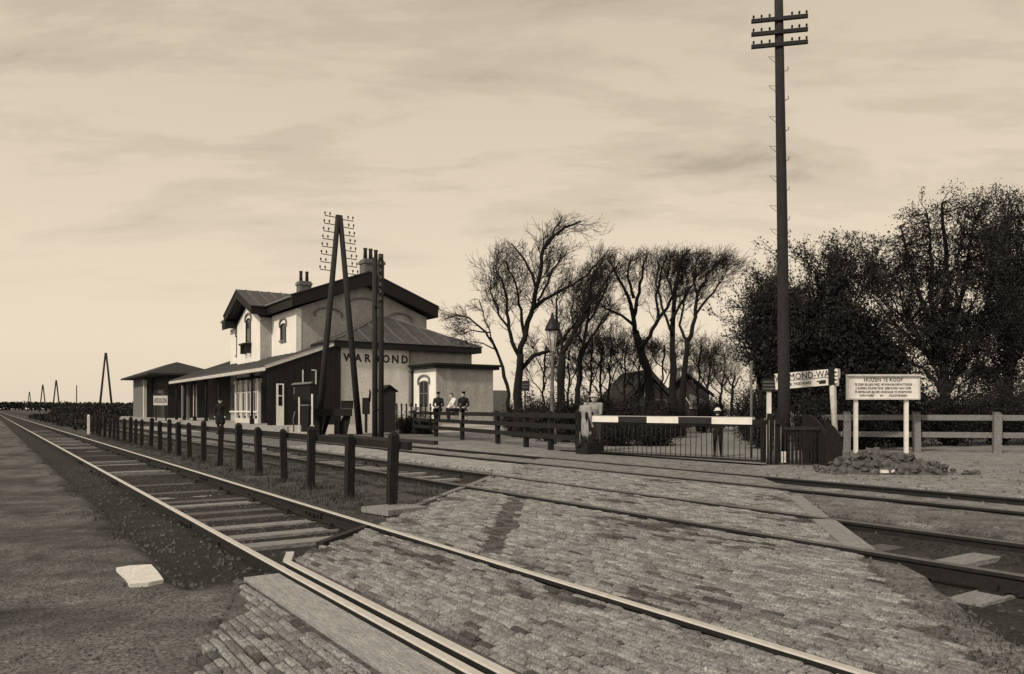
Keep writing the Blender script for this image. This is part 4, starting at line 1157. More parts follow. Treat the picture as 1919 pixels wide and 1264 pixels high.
# ------------------------------------------------------------------ signs at the right
p = at(1562, 768, 19.4)
fp = thing('fingerpost', 'leaning pale fingerpost with black foot and lettered direction arms', 'signpost', (p.x + 0.02, p.y, 0.0), -TH)
lean = Vector((-0.14, 0, 2.2))
mb = MB(); mb.tube([(0.055, 0, 0.32), (-0.03, 0, 1.5), (-0.075, 0, 2.26)], [0.07, 0.066, 0.062], 10); mb.build('post', 'offwhite', fp)
mb = MB(); mb.tube([(0.07, 0, -0.1), (0.055, 0, 0.34)], [0.078, 0.074], 10); mb.build('post_foot', 'black', fp)
mb = MB(); mb.tube([(0.11, 0.16, 0.55), (0.06, 0.16, 2.2)], [0.045, 0.045], 8); mb.build('rear_post', 'white', fp)
mb = MB(); mb.obox((-0.075, -0.01, 2.08), 0.15, 0.13, 0.44); cp = mb.build('post_head', 'tar', fp)
for k in range(4):
    b_ = MB(); b_.obox((0.02, -0.082, 1.93 + k * 0.095), 0.075, 0.012, 0.05, 0, 0, 0.3 if k % 2 else -0.3); b_.build('white_stripe', 'white', cp)
# left arm, turned a little towards the camera at its far end
ra = -0.12
mb = MB(); mb.box(-1.30, 0.0, -0.02, 0.02, -0.20, 0.20); ab = mb.build('arm_board', 'white', fp); ab.location = (-0.14, 0.0, 2.05); ab.rotation_euler = (0, -0.085, ra)
def put_text(txt, size, loc, parent, xs=1.0, sp=1.0, mat='black', dep=0.004):
    me = text_mesh(txt, size, mat, sp, xs, dep)
    o = bpy.data.objects.new('lettering', me); link(o, parent); o.location = loc; o.rotation_euler = (math.pi / 2, 0, 0); return o
put_text('WARMOND-WAL', 0.235, (-0.64, -0.026, 0.085), ab, 0.80, 1.02)
put_text('N.R.B. TREKVAART', 0.10, (-0.76, -0.026, -0.10), ab, 0.8, 1.0, 'oldwood')
# small pointing hand painted at the end of the lower line
hb = MB(); hb.box(-0.20, -0.08, -0.028, -0.022, -0.15, -0.06); hb.box(-0.30, -0.20, -0.028, -0.022, -0.095, -0.07); hb.box(-0.24, -0.2, -0.028, -0.022, -0.15, -0.10); hb.build('hand_emblem', 'black', ab)
mb = MB(); mb.box(-1.30, 0.0, -0.027, -0.021, -0.005, 0.005); mb.build('dividing_line', 'oldwood', ab)
# right arms, seen nearly end on
mb = MB(); pts_ = [(0, -0.02), (0.0, 0.22), (0.32, 0.22), (0.36, 0.18), (0.36, 0.02), (0.32, -0.02)]
mb.prism([(x_, -0.02, z_) for x_, z_ in pts_], (0, 0.04, 0)); a2_ = mb.build('arm_board', 'white', fp); a2_.location = (0.06, 0.02, 2.05); a2_.rotation_euler = (0, 0, 0.95)
mb = MB(); pts_ = [(0, -0.22), (0.0, -0.03), (0.18, -0.03), (0.24, -0.07), (0.24, -0.18), (0.18, -0.22)]
mb.prism([(x_, -0.02, z_) for x_, z_ in pts_], (0, 0.04, 0)); a2_ = mb.build('arm_board', 'white', fp); a2_.location = (0.06, 0.02, 2.05); a2_.rotation_euler = (0, 0, 0.95)

p = at(1654.5, 768, 22.0)
bb = thing('sale_board', 'white framed notice board headed HUIZEN TE KOOP on two white posts', 'notice board', (p.x, p.y, 0), -TH)
mb = MB(); mb.box(-1.0, 1.0, -0.02, 0.03, 1.56, 2.18); bd = mb.build('board', 'white', bb)
fr = MB(); fr.box(-1.04, 1.04, -0.09, 0.04, 2.181, 2.235); fr.box(-1.04, -1.003, -0.05, 0.03, 1.56, 2.18); fr.box(1.003, 1.04, -0.05, 0.03, 1.56, 2.18); fr.box(-1.04, 1.04, -0.05, 0.03, 1.52, 1.558); fr.build('frame', 'offwhite', bd)
put_text('HUIZEN TE KOOP', 0.155, (0, -0.027, 2.08), bd, 0.85, 1.05)
for k, tx in enumerate(('TE ZEER BILLIJKE PRIJS. WONINGEN BEVATTENDE', '5 KAMERS KEUKEN ENZ. GEBOUWD VAN f 2500', 'TE BEVRAGEN BIJ DEN EIGENAAR TE WARMOND', 'HYPOTHEEK        EN        INLICHTINGEN')):
    put_text(tx, 0.092, (0, -0.026, 1.945 - k * 0.105), bd, 0.80, 1.0, 'oldwood', 0.003)
for s in (-0.74, 0.70):
    mb = MB(); mb.box(s - 0.05, s + 0.05, 0.031, 0.11, -0.1, 1.9); mb.build('post', 'white', bb)

# heap of clods and rubble
hpx = on_ground(1655, 885)
heap = thing('rubble_heap', 'low heap of dark earth clods and stones beside the fingerpost', 'heap', (hpx.x, hpx.y, 0), -TH)
CM = []
for k in range(8):
    r = random.Random(k + 70); mb = MB(); mb.ball((0, 0, 0), (1, 0.85, 0.7), 7)
    mb.v = [tuple(c * (1 + 0.75 * mnoise.noise(Vector(v) * 1.5 + Vector((k * 3.1, 0, 0)))) for c in v) for v in mb.v]; mb.smooth = [False] * len(mb.f)
    CM.append(mb.mesh('clod', 'clod'))
def prof_h(x, y):
    return max(0.0, 0.44 * math.exp(-((x + 0.05) / 0.55) ** 2) + 0.20 * math.exp(-((x + 0.75) / 0.35) ** 2) + 0.17 * math.exp(-((x - 0.75) / 0.45) ** 2)) * max(0, 1 - (y / 0.75) ** 2)
mb = MB(); nx_, ny_ = 34, 14
for j in range(ny_):
    for i in range(nx_):
        x_, y_ = -1.5 + 3.2 * i / (nx_ - 1), -0.8 + 1.6 * j / (ny_ - 1)
        mb.v.append((x_, y_, prof_h(x_, y_) * 0.85 - 0.03 + 0.03 * nz(x_, y_, 6)))
for j in range(ny_ - 1):
    for i in range(nx_ - 1):
        a_ = j * nx_ + i; mb.f.append((a_, a_ + 1, a_ + nx_ + 1, a_ + nx_)); mb.m.append(0); mb.smooth.append(False)
mb.build('earth', 'clod', heap)
r = random.Random(2)
for k in range(240):
    x_, y_ = r.gauss(0, 0.6), r.uniform(-0.78, 0.4)
    if not -1.4 < x_ < 1.6: continue
    s = r.choice((r.uniform(0.03, 0.06), r.uniform(0.05, 0.12)))
    o = place(r.choice(CM), 'clod', heap, (x_, y_, prof_h(x_, y_) * 0.85 + s * 0.25), r.uniform(0, 6.28), (s * r.uniform(.7, 1.3), s, s * r.uniform(.7, 1.2))); o.rotation_euler = (r.uniform(-.6, .6), r.uniform(-.6, .6), r.uniform(0, 6.28))
mb = MB(); mb.obox((-0.25, -0.7, 0.06), 0.24, 0.1, 0.06, 0.2); mb.build('pale_stone', 'plaster', heap)
p = on_ground(1808, 889)
mb = MB(); mb.obox((0, 0, 0.03), 0.12, 0.08, 0.06, 0.4); tag(mb.build('stone', 'plaster', None, (p.x, p.y, 0)), 'lone pale stone on the sand right of the rubble heap', 'stone')

# ------------------------------------------------------------------ gas lamp
p = at(1035, 768, 27.5)
lamp = thing('gas_lamp', 'tall gas street lamp with conical hood and scrolled ladder bar, among the bare trees', 'street lamp', (p.x, p.y, 0), -TH)
mb = MB(); mb.lathe([(0.16, 0), (0.16, 0.5), (0.10, 0.6), (0.085, 0.7), (0.075, 1.8), (0.10, 1.84), (0.07, 1.9), (0.055, 2.7), (0.085, 2.75), (0.05, 2.82), (0.045, 3.2), (0.07, 3.3)], n=12); mb.build('column', 'greypost', lamp)
mb = MB(); mb.bar((-0.36, 0, 2.72), (0.34, 0, 2.72), 0.035, 0.035)
for s in (-1, 1):
    mb.tube([(s * 0.05, 0, 2.9), (s * 0.16, 0, 2.86), (s * 0.24, 0, 2.95), (s * 0.22, 0, 3.05), (s * 0.15, 0, 3.03)], 0.018, 6)
mb.build('ladder_bar', 'iron', lamp)
mb = MB()
for k in range(6):
    t = 2 * math.pi * k / 6; mb.bar((0.10 * math.cos(t), 0.10 * math.sin(t), 3.3), (0.2 * math.cos(t), 0.2 * math.sin(t), 4.08), 0.018, 0.018)
ln = mb.build('lantern_frame', 'iron', lamp)
gl = MB()
for k in range(6):
    t, t2_ = 2 * math.pi * k / 6, 2 * math.pi * (k + 1) / 6
    gl.add([(0.095 * math.cos(t), 0.095 * math.sin(t), 3.32), (0.095 * math.cos(t2_), 0.095 * math.sin(t2_), 3.32), (0.195 * math.cos(t2_), 0.195 * math.sin(t2_), 4.07), (0.195 * math.cos(t), 0.195 * math.sin(t), 4.07)], [(0, 1, 2, 3)])
gl.build('pane', 'clear', ln)
mb = MB(); mb.lathe([(0.27, 4.08), (0.26, 4.14), (0.2, 4.3), (0.17, 4.34), (0.1, 4.5), (0.07, 4.52), (0.05, 4.64), (0.02, 4.72)], n=12); mb.build('hood', 'iron', lamp)
# plate nailed to a trunk
p = at(984, 768, 34.2)
np_ = thing('notice_plate', 'small dark notice plate fixed to the bare tree trunk right of the station', 'sign', (p.x, p.y, 2.0), -TH)
mb = MB(); mb.box(-0.17, 0.2, -0.03, 0.03, 0.05, 0.5); pl = mb.build('plate', 'black', np_)
mk = MB(); mk.box(-0.12, 0.14, -0.04, -0.031, 0.33, 0.36); mk.box(-0.12, 0.10, -0.04, -0.031, 0.2, 0.23); mk.build('lettering', 'moulding', pl)
mb = MB(); mb.bar((0, 0.05, -2.0), (0, 0.05, 0.5), 0.07, 0.05); mb.build('batten', 'oldwood', np_)

# ------------------------------------------------------------------ platform end: buffer, cabinets, hut, flower fence
p = at(618, 768, 37.0)
bf = thing('buffer_stop', 'dark timber buffer stop with sloping strut at the foot of the A-frame pole', 'buffer stop', (p.x, p.y, 0.1), -TH)
mb = MB(); mb.box(-0.75, 1.05, -0.12, 0.1, 0.82, 1.16); mb.build('beam', 'tar', bf)
for s in (-0.6, 0.35):
    mb = MB(); mb.box(s - 0.12, s + 0.12, -0.1 + 0.001, 0.099, -0.3, 0.818); mb.build('post', 'tar', bf)
    mb = MB(); mb.bar((s + 0.5, 0.2, 0.95), (s + 0.02, 0.9, -0.1), 0.2, 0.2); mb.build('strut', 'tar', bf)
mb = MB(); mb.prism([(0.1, 0.12, -0.2), (0.75, 0.12, -0.2), (0.95, 0.12, 0.82), (0.62, 0.12, 0.82)], (0, 0.14, 0)); mb.build('side_brace', 'tar', bf)
mb = MB(); mb.box(0.56, 1.06, -0.1, 0.3, 1.17, 1.5); mb.box(0.54, 1.08, -0.12, 0.32, 1.5, 1.55); mb.build('box', 'tar', bf)
p = at(566, 768, 36.0)
cb = thing('notice_cabinet', 'dark roofed notice cabinet with pale top edge on posts at the platform end', 'cabinet', (p.x, p.y, 0.2), -TH)
mb = MB(); mb.box(-0.36, 0.42, -0.15, 0.1, 1.45, 2.14); mb.build('cabinet_body', 'dark_shade_wall', cb)
mb = MB(); mb.prism([(-0.44, -0.22, 2.16), (0.46, -0.22, 2.22), (0.46, 0.2, 2.3), (-0.44, 0.2, 2.24)], (0, 0, 0.035)); mb.build('cabinet_roof', 'moulding', cb)
for s, m_ in ((-0.08, 'offwhite'), (0.52, 'white')):
    mb = MB(); mb.box(s - 0.035, s + 0.035, -0.22, -0.151, -0.2, 1.6 if s < 0 else 1.75); mb.build('post', m_, cb)
mb = MB(); mb.box(-0.34, -0.3, -0.18, -0.152, 1.75, 2.05); mb.build('pale_edge', 'moulding', cb)
mb = MB(); mb.box(0.05, 0.38, -0.35, -0.05, 0, 1.2); mb.box(0.03, 0.40, -0.37, -0.03, 1.2, 1.26, 1); mb.build('lever_box', ['dark_shade_wall', 'moulding'], cb)
mb = MB(); mb.tube([(-0.3, -0.3, 0), (-0.32, -0.3, 0.6), (-0.24, -0.3, 0.95)], 0.03, 6); mb.build('lever', 'greypost', cb)
p = at(726, 768, 38.0)
hut = thing('hut', 'narrow dark wooden hut with pitched roof against the pale wing wall', 'hut', (p.x, p.y, 0.1), -TH + 0.5)
for k in range(5):
    mb = MB(); mb.box(-0.32 + k * 0.13, -0.195 + k * 0.13, -0.3, -0.27, 0, 2.0); mb.build('board', 'oldwood', hut)
mb = MB(); mb.prism([(-0.32, -0.26, 0), (0.33, -0.26, 0), (0.33, -0.26, 2.0), (0.0, -0.26, 2.25), (-0.32, -0.26, 2.0)], (0, 0.7, 0)); mb.build('body', 'oldwood', hut)
for s in (-1, 1):
    mb = MB(); mb.prism([(0, -0.38, 2.28), (s * 0.42, -0.38, 1.98), (s * 0.42, -0.38, 2.04), (0, -0.38, 2.34)], (0, 0.92, 0)); mb.build('roof', 'tar', hut)
p = at(686, 768, 37.5)
lv = thing('point_lever', 'small dark signal lantern on a stub post beside the double pole', 'lantern', (p.x, p.y, 0.1), -TH)
mb = MB(); mb.box(-0.06, 0.06, -0.06, 0.06, 0, 0.9); mb.build('post', 'tar', lv)
mb = MB(); mb.box(-0.16, 0.16, -0.14, 0.14, 0.9, 1.7); mb.build('lantern_body', 'tar', lv)
mb = MB(); mb.tube([(0.16, 0, 1.5), (0.2, 0, 1.95), (0.17, 0, 2.1)], [0.06, 0.05, 0.03], 8); mb.build('chimney', 'tar', lv)
p = at(771, 768, 42.0)
wf = thing('flower_fence', 'low white fence topped with dark knobs before the annex window', 'fence', (p.x, p.y, 0.05), -TH)
for k in range(2):
    mb = MB(); mb.box(-1.1, 1.1, -0.04, 0.04, 0.76 + k * 0.34, 0.96 + k * 0.36); mb.build('board', 'offwhite', wf)
for k in range(9):
    x_ = -1.05 + k * 0.26
    mb = MB(); mb.box(x_ - 0.035, x_ + 0.035, -0.08, -0.041, 0, 1.34); mb.ball((x_, -0.06, 1.42), (0.06, 0.06, 0.1), 7); mb.build('knob_post', 'oldwood', wf)
# a stack of rails / low timber lying before the fence
p = on_ground(600, 822)
mb = MB(); mb.bar((13.0, 24.0, 0.06), (12.75, 33.5, 0.06), 0.18, 0.14)
tag(mb.build('timber_baulk', 'oldwood'), 'long dark timber baulk lying beside the farthest track', 'timber')
# ------------------------------------------------------------------ trees
def polyline3(pts, d, r):
    """limb given in photo pixels at depth d, with its own wander in depth"""
    out = []; off = 0.0; drift = r.uniform(-0.35, 0.35)
    for i, (u, v) in enumerate(pts):
        if i: off += drift * 0.6 + r.uniform(-0.15, 0.15)
        out.append(at(u, v, d + off))
    return out
def resample(pts, rad, step):
    P, R = [pts[0]], [rad[0]]
    for i in range(len(pts) - 1):
        n = max(1, int((pts[i + 1] - pts[i]).length / step))
        for k in range(1, n + 1):
            P.append(pts[i].lerp(pts[i + 1], k / n)); R.append(rad[i] + (rad[i + 1] - rad[i]) * k / n)
    return P, R
PRUNE = [0]
def grow(r, p, d, length, rad, level, out, trop, kids, spread, leaf=None):
    segs = 4 if level > 1 else 3 if level else 2
    pts, rs = [p.copy()], [rad]
    d = d.normalized(); q = p.copy()
    for k in range(segs):
        d = (d + trop * (0.16 if level > 1 else 0.12) + Vector((r.gauss(0, .16), r.gauss(0, .16), r.gauss(0, .16)))).normalized()
        q = q + d * (length / segs); pts.append(q.copy()); rs.append(rad * (1 - 0.75 * (k + 1) / segs))
    if PRUNE[0]:
        if pix(q.x, q.y, q.z)[1] < PRUNE[0] + r.uniform(-14, 14): return
    out[level].append((pts, rs))
    if level > 0:
        for k in range(kids[level]):
            f = r.uniform(0.2, 1.0); i = min(segs - 1, int(f * segs)); pp = pts[i].lerp(pts[i + 1], f * segs - i)
            dd = pts[i + 1] - pts[i]; dd.normalize()
            side = Vector((r.gauss(0, 1), r.gauss(0, 1), r.gauss(0, 1))); side -= dd * side.dot(dd); side.normalize()
            grow(r, pp, dd + side * r.uniform(0.5, 1.0) * spread, length * r.uniform(0.42, 0.70), max(0.006, rad * 0.42), level - 1, out, trop, kids, spread, leaf)
    if leaf is not None and level <= 1:
        leaf.extend(pts[1:])
def bare_tree(name, label, d, base_r, trunk, limbs, trop, seed, density=1.0, tw=0.9, start=0.35, group='bare trees behind the fence', kids=(0, 5, 5, 0), vtop=0):
    r = random.Random(seed)
    PRUNE[0] = vtop
    T = polyline3(trunk, d, r); T[0].z = -0.2
    root = thing(name, label, 'tree', (T[0].x, T[0].y, 0), 0, group)
    O = Vector(root.location)
    mb = MB(); nT = len(T)
    TR = [base_r * (1 - 0.35 * i / (nT - 1)) for i in range(nT)]
    TR[0] *= 1.25
    P, R = resample(T, TR, 0.4)
    P = [p + Vector((r.gauss(0, .035), r.gauss(0, .035), 0)) - O for p in P]
    mb.tube(P, [q * r.uniform(0.9, 1.12) for q in R], 9)
    out = {0: [], 1: [], 2: []}
    allL = []
    for pts, fr in limbs:
        Lp = polyline3(pts, d, r)
        # start on the trunk or parent limb
        nearest = min([p for p in T] + [p for l in allL for p in l], key=lambda q: (q - Lp[0]).length)
        Lp[0] = Lp[0].lerp(nearest, 0.6)
        r0 = base_r * fr
        r0 *= 0.85
        LR = [r0 * (1 - 0.8 * i / (len(Lp) - 1)) + 0.012 for i in range(len(Lp))]
        P, R = resample(Lp, LR, 0.3)
        P = [p + Vector((r.gauss(0, .03), r.gauss(0, .03), r.gauss(0, .03))) for p in P]
        allL.append(P)
        mb.tube([p - O for p in P], R, 7)
        ln = sum((P[i + 1] - P[i]).length for i in range(len(P) - 1))
        n = int(ln * 8.5 * density)
        if vtop and min(v for u, v in pts) < vtop - 10: PRUNE[0] = min(v for u, v in pts) - 6
        else: PRUNE[0] = vtop
        for k in range(n):
            f = start + (1 - start) * math.sqrt(r.random()); i = min(len(P) - 2, int(f * (len(P) - 1)))
            dd = (P[i + 1] - P[i]).normalized()
            side = Vector((r.gauss(0, 1), r.gauss(0, 1), r.gauss(0, 1))); side -= dd * side.dot(dd); side.normalize()
            grow(r, P[i], dd + side * r.uniform(0.6, 1.2), 1.05 * tw * r.uniform(0.5, 1.6), max(0.010, R[i] * 0.25), 2, out, trop, kids, 1.0)
    mb.build('trunk', 'bark', root)
    cr = MB()
    for lv in (2, 1, 0):
        for pts, rs in out[lv]:
            cr.tube([p - O for p in pts], [max(0.0055, q) for q in rs], 3, 0, False)
    o = cr.build('crown', 'twig', root)
    return root
UPR = Vector((0.25, -0.1, 0.8)); UPW = Vector((0.32, -0.2, 0.72))
bare_tree('bare_tree', 'big bare tree right of the station annex, one long limb reaching up to the right', 34.5, 0.235,
          [(970, 815), (971, 760), (973, 700), (974, 665)],
          [([(974, 668), (985, 620), (1000, 572), (1012, 510), (1020, 465), (1040, 442), (1060, 424), (1090, 414)], 0.62),
           ([(1022, 462), (1040, 430), (1057, 404)], 0.2),
           ([(972, 672), (958, 640), (952, 600), (950, 560), (938, 525), (925, 498)], 0.45),
           ([(982, 630), (975, 580), (966, 530), (948, 488)], 0.35),
           ([(977, 688), (1000, 668), (1030, 656), (1052, 640), (1075, 612), (1090, 590)], 0.5),
           ([(998, 582), (1022, 560), (1050, 545), (1085, 525), (1110, 505), (1134, 478)], 0.38),
           ([(1006, 540), (992, 500), (968, 465), (955, 455)], 0.28),
           ([(1004, 560), (1030, 520), (1045, 490), (1052, 470)], 0.25), ([(955, 620), (935, 590), (925, 560), (918, 530)], 0.25)], UPR, 1, 1.0, 0.85, 0.15, vtop=448)
bare_tree('bare_tree', 'thin bare tree bending far to the left beside the station annex', 36.0, 0.10,
          [(957, 815), (952, 740), (942, 690), (932, 655)],
          [([(932, 657), (918, 632), (900, 612), (878, 595), (852, 588)], 0.7), ([(925, 640), (905, 585), (898, 560)], 0.3), ([(912, 625), (885, 620), (860, 625)], 0.3), ([(935, 660), (905, 645), (880, 640)], 0.3)], Vector((-0.5, 0.3, 0.2)), 2, 0.7, 0.6, vtop=560)
bare_tree('bare_tree', 'forked bare tree standing directly behind the gas lamp', 32.5, 0.21,
          [(1048, 815), (1050, 750), (1052, 700), (1056, 665)],
          [([(1056, 668), (1068, 635), (1088, 600), (1102, 555), (1115, 515), (1130, 485)], 0.6), ([(1055, 665), (1048, 620), (1040, 580), (1045, 550)], 0.4), ([(1062, 650), (1085, 620), (1100, 585), (1095, 540)], 0.4), ([(1095, 575), (1125, 545), (1145, 510), (1155, 480)], 0.3)], UPR, 3, 1.0, 0.75, 0.2, vtop=488)
bare_tree('bare_tree', 'straight bare tree between the gas lamp and the cottage', 34.0, 0.15,
          [(1080, 815), (1083, 750), (1086, 690), (1090, 655)],
          [([(1090, 655), (1100, 615), (1106, 570), (1112, 525)], 0.6), ([(1088, 665), (1110, 630), (1132, 600), (1150, 570)], 0.5), ([(1090, 650), (1078, 620), (1070, 585), (1075, 550)], 0.4), ([(1104, 600), (1128, 560), (1140, 520), (1160, 490)], 0.35)], UPR, 4, 0.9, 0.75, 0.2, vtop=500)
bare_tree('bare_tree', 'leaning bare tree in front of the thatched cottage, widely forked', 37.0, 0.24,
          [(1224, 815), (1219, 740), (1212, 695), (1200, 655), (1190, 620)],
          [([(1192, 622), (1184, 585), (1180, 555), (1160, 525), (1145, 490)], 0.55), ([(1202, 655), (1222, 618), (1250, 575), (1272, 535), (1288, 495)], 0.5), ([(1190, 618), (1165, 592), (1135, 578), (1110, 560)], 0.35), ([(1186, 595), (1198, 548), (1204, 505), (1215, 470)], 0.45), ([(1182, 560), (1178, 520), (1182, 480)], 0.35), ([(1235, 598), (1230, 550), (1240, 505), (1250, 475)], 0.3)], UPW, 5, 1.05, 0.85, 0.2, vtop=465)
bare_tree('bare_tree', 'upright bare tree rising behind the barrier, left of its pair', 36.0, 0.17,
          [(1262, 815), (1261, 720), (1259, 640), (1262, 580)],
          [([(1262, 582), (1266, 530), (1276, 488), (1296, 465)], 0.7), ([(1260, 610), (1240, 570), (1230, 530), (1235, 490)], 0.4), ([(1262, 600), (1285, 555), (1305, 520), (1325, 490)], 0.4), ([(1262, 570), (1252, 520), (1255, 480)], 0.35)], UPW, 6, 1.05, 0.85, 0.3, vtop=458)
bare_tree('bare_tree', 'bare windswept tree right of its upright pair behind the barrier', 35.0, 0.17,
          [(1277, 815), (1280, 740), (1284, 680), (1288, 640)],
          [([(1288, 642), (1302, 595), (1306, 550), (1325, 515), (1352, 485)], 0.65), ([(1286, 650), (1274, 610), (1282, 560), (1290, 520)], 0.45), ([(1303, 590), (1325, 560), (1345, 535), (1360, 512)], 0.35), ([(1306, 555), (1300, 515), (1310, 480)], 0.35)], UPW, 7, 1.05, 0.85, 0.25, vtop=462)
for i, (u, d, top, lab) in enumerate(((1104, 38, 625, 'slender bare sapling just right of the straight bare tree'), (1140, 41, 610, 'slender bare sapling left of the thatched cottage'), (1168, 43, 640, 'thin sapling close to the cottage gable'),
                                      (1018, 40, 650, 'slender sapling left of the gas lamp'), (1196, 42, 650, 'thin sapling before the left slope of the cottage roof'), (1240, 41, 660, 'thin sapling before the right slope of the cottage roof'), (1064, 40, 640, 'thin sapling between the forked and the straight bare tree'), (1308, 42, 670, 'thin sapling in front of the barn'), (1124, 39, 640, 'thin sapling midway between gas lamp and cottage'))):
    bare_tree('sapling', lab, d, 0.07, [(u, 815), (u + 1, 740), (u + 2, 680)], [([(u + 2, 682), (u + 6, 650), (u + 4, top)], 0.8), ([(u + 1, 720), (u + 18, 690), (u + 30, 660)], 0.4), ([(u + 1, 700), (u - 15, 670), (u - 24, 640)], 0.4), ([(u, 740), (u - 20, 715), (u - 30, 690)], 0.35)], Vector((0, 0, 0.7)), 30 + i, 1.0, 0.7, 0.1, 'saplings behind the fence')
for i, (u, d, v, h_, lab) in enumerate(((1325, 62, 690, 0.13, 'small rounded bare tree far down the road, nearest the barn'), (1352, 66, 680, 0.13, 'small rounded bare tree far down the road, right of the barn'), (1372, 58, 720, 0.12, 'low bare tree at the far roadside before the dark foliage'))):
    bare_tree('bare_tree', lab, d, h_, [(u, 800), (u, 745), (u + 1, 725)], [([(u + 1, 726), (u + 6, 700), (u + 4, v - 20)], 0.7), ([(u, 730), (u - 12, 705), (u - 16, v - 10)], 0.5), ([(u, 730), (u + 16, 705), (u + 20, v)], 0.5), ([(u, 740), (u - 18, 725), (u - 24, 705)], 0.4)], Vector((0, 0, 0.6)), 50 + i, 1.0, 1.1, 0.15, 'bare trees far down the road')

def leafy_tree(name, label, d, base_r, trunk, limbs, blobs, seed, nclump, leaf, mat='leaf', gap=0.0, per=14, cs=0.32, group='leafy trees at the right', spray=0, vtop=0):
    """trunk, limbs and a crown of leaf clumps inside the blobs (photo px centre, px radii, depth offset)"""
    r = random.Random(seed)
    T = polyline3(trunk, d, r); T[0].z = -0.2
    root = thing(name, label, 'tree', (T[0].x, T[0].y, 0), 0, group)
    O = Vector(root.location)
    mb = MB(); nT = len(T)
    P, R = resample(T, [base_r * (1 - 0.4 * i / (nT - 1)) for i in range(nT)], 0.4)
    mb.tube([p - O for p in P], R, 9)
    att = list(P)
    for pts, fr in limbs:
        Lp = polyline3(pts, d, r); Lp[0] = Lp[0].lerp(min(T, key=lambda q: (q - Lp[0]).length), 0.5)
        P2, R2 = resample(Lp, [base_r * fr * (1 - 0.8 * i / (len(Lp) - 1)) + 0.015 for i in range(len(Lp))], 0.35)
        P2 = [p + Vector((r.gauss(0, .04), r.gauss(0, .04), r.gauss(0, .03))) for p in P2]
        mb.tube([p - O for p in P2], R2, 6); att += P2
    for k in range(16):
        u_, v_, a_, b_, do_ = r.choice(blobs)
        e_ = at(u_ + r.uniform(-.8, .8) * a_, v_ - r.uniform(-0.2, .85) * b_, d + do_) + Vector((ST, CT, 0)) * r.uniform(-.6, .6) * a_ * d / F
        s_ = T[1].lerp(T[-1], r.uniform(0.0, 0.8)); m_ = s_.lerp(e_, 0.45) + Vector((r.gauss(0, .2), r.gauss(0, .2), -0.25))
        P2, R2 = resample([s_, m_, e_], [0.06, 0.04, 0.012], 0.35)
        P2 = [p + Vector((r.gauss(0, .04), r.gauss(0, .04), r.gauss(0, .03))) for p in P2]
        mb.tube([p - O for p in P2], R2, 5); att += P2
    C = []
    tot = sum(a * b for _, _, a, b, _ in blobs)
    tw = MB()
    for (u, v, a, b, do) in blobs:
        for _ in range(int(nclump * a * b / tot)):
            while True:
                x_, y_, z_ = r.uniform(-1, 1), r.uniform(-1, 1), r.uniform(-1, 1)
                q = x_ * x_ + y_ * y_ + z_ * z_
                if q > 1: continue
                nd = Vector((x_, y_, z_)).normalized(); lim = 0.80 + 0.42 * mnoise.noise(nd * 1.9 + Vector((seed * 1.3, u * 0.01, 0))) + 0.22 * mnoise.noise(nd * 5.0 + Vector((0, seed, v * 0.01)))
                if math.sqrt(q) <= lim and r.random() < 0.35 + 0.65 * q: break
            dd = d + do + z_ * a * d / F * 0.9
            p = at(u + x_ * a, v + y_ * b, d + do)
            p += Vector((ST, CT, 0)) * (dd - d - do)
            if gap and mnoise.noise(p * 0.75 + Vector((seed, 0, 0))) < gap - 0.35 + 0.3 * q: continue
            if p.z < 0.2: continue
            C.append(p)
    PRUNE[0] = vtop
    outl = {0: [], 1: [], 2: []}; LP = []
    for p in r.sample(att[len(att) // 6:], min(len(att) - len(att) // 6, spray)) if spray else []:
        grow(r, p, Vector((r.gauss(0, .6), r.gauss(0, .6), r.uniform(.3, 1.2))), r.uniform(.7, 1.5), 0.022, 2, outl, Vector((0, 0, 0.8)), (0, 3, 4, 0), 0.8, LP)
    for lv in (2, 1, 0):
        for pts_, rs_ in outl[lv]: tw.tube([p - O for p in pts_], [max(0.006, q) for q in rs_], 3, 0, False)
    cen = np.array([tuple(p - O) for p in C])
    # a twig from every clump back to the nearest limb
    A = np.array([tuple(p) for p in att])
    for p in C:
        if r.random() < 0.55:
            k = np.argmin(((A - np.array(p)) ** 2 * np.array([1, 1, 0.6])).sum(1)); q = Vector(A[k])
            q = q.lerp(p, max(0, 1 - 1.5 / max(0.01, (q - p).length)))
            m = q.lerp(p, 0.5) + Vector((r.gauss(0, .08), r.gauss(0, .08), r.gauss(0, .05) - 0.05))
            tw.tube([q - O, m - O, p - O], [0.022, 0.014, 0.006], 3, 0, False)
    pts = np.repeat(cen, per, axis=0) + RNG.normal(size=(len(cen) * per, 3)) * cs * np.array([1, 1, 0.8])
    if LP:
        lp = np.array([tuple(p - O) for p in LP]); lp = np.repeat(lp, 3, axis=0); pts = np.concatenate([pts, lp + RNG.normal(size=lp.shape) * 0.07])
    mb.build('trunk', 'bark', root)
    if tw.v: tw.build('twigs', 'twig', root)
    o = link(bpy.data.objects.new('crown', np_mesh('crown', leaf_quads(pts, leaf), 4, mat)), root)
    return root
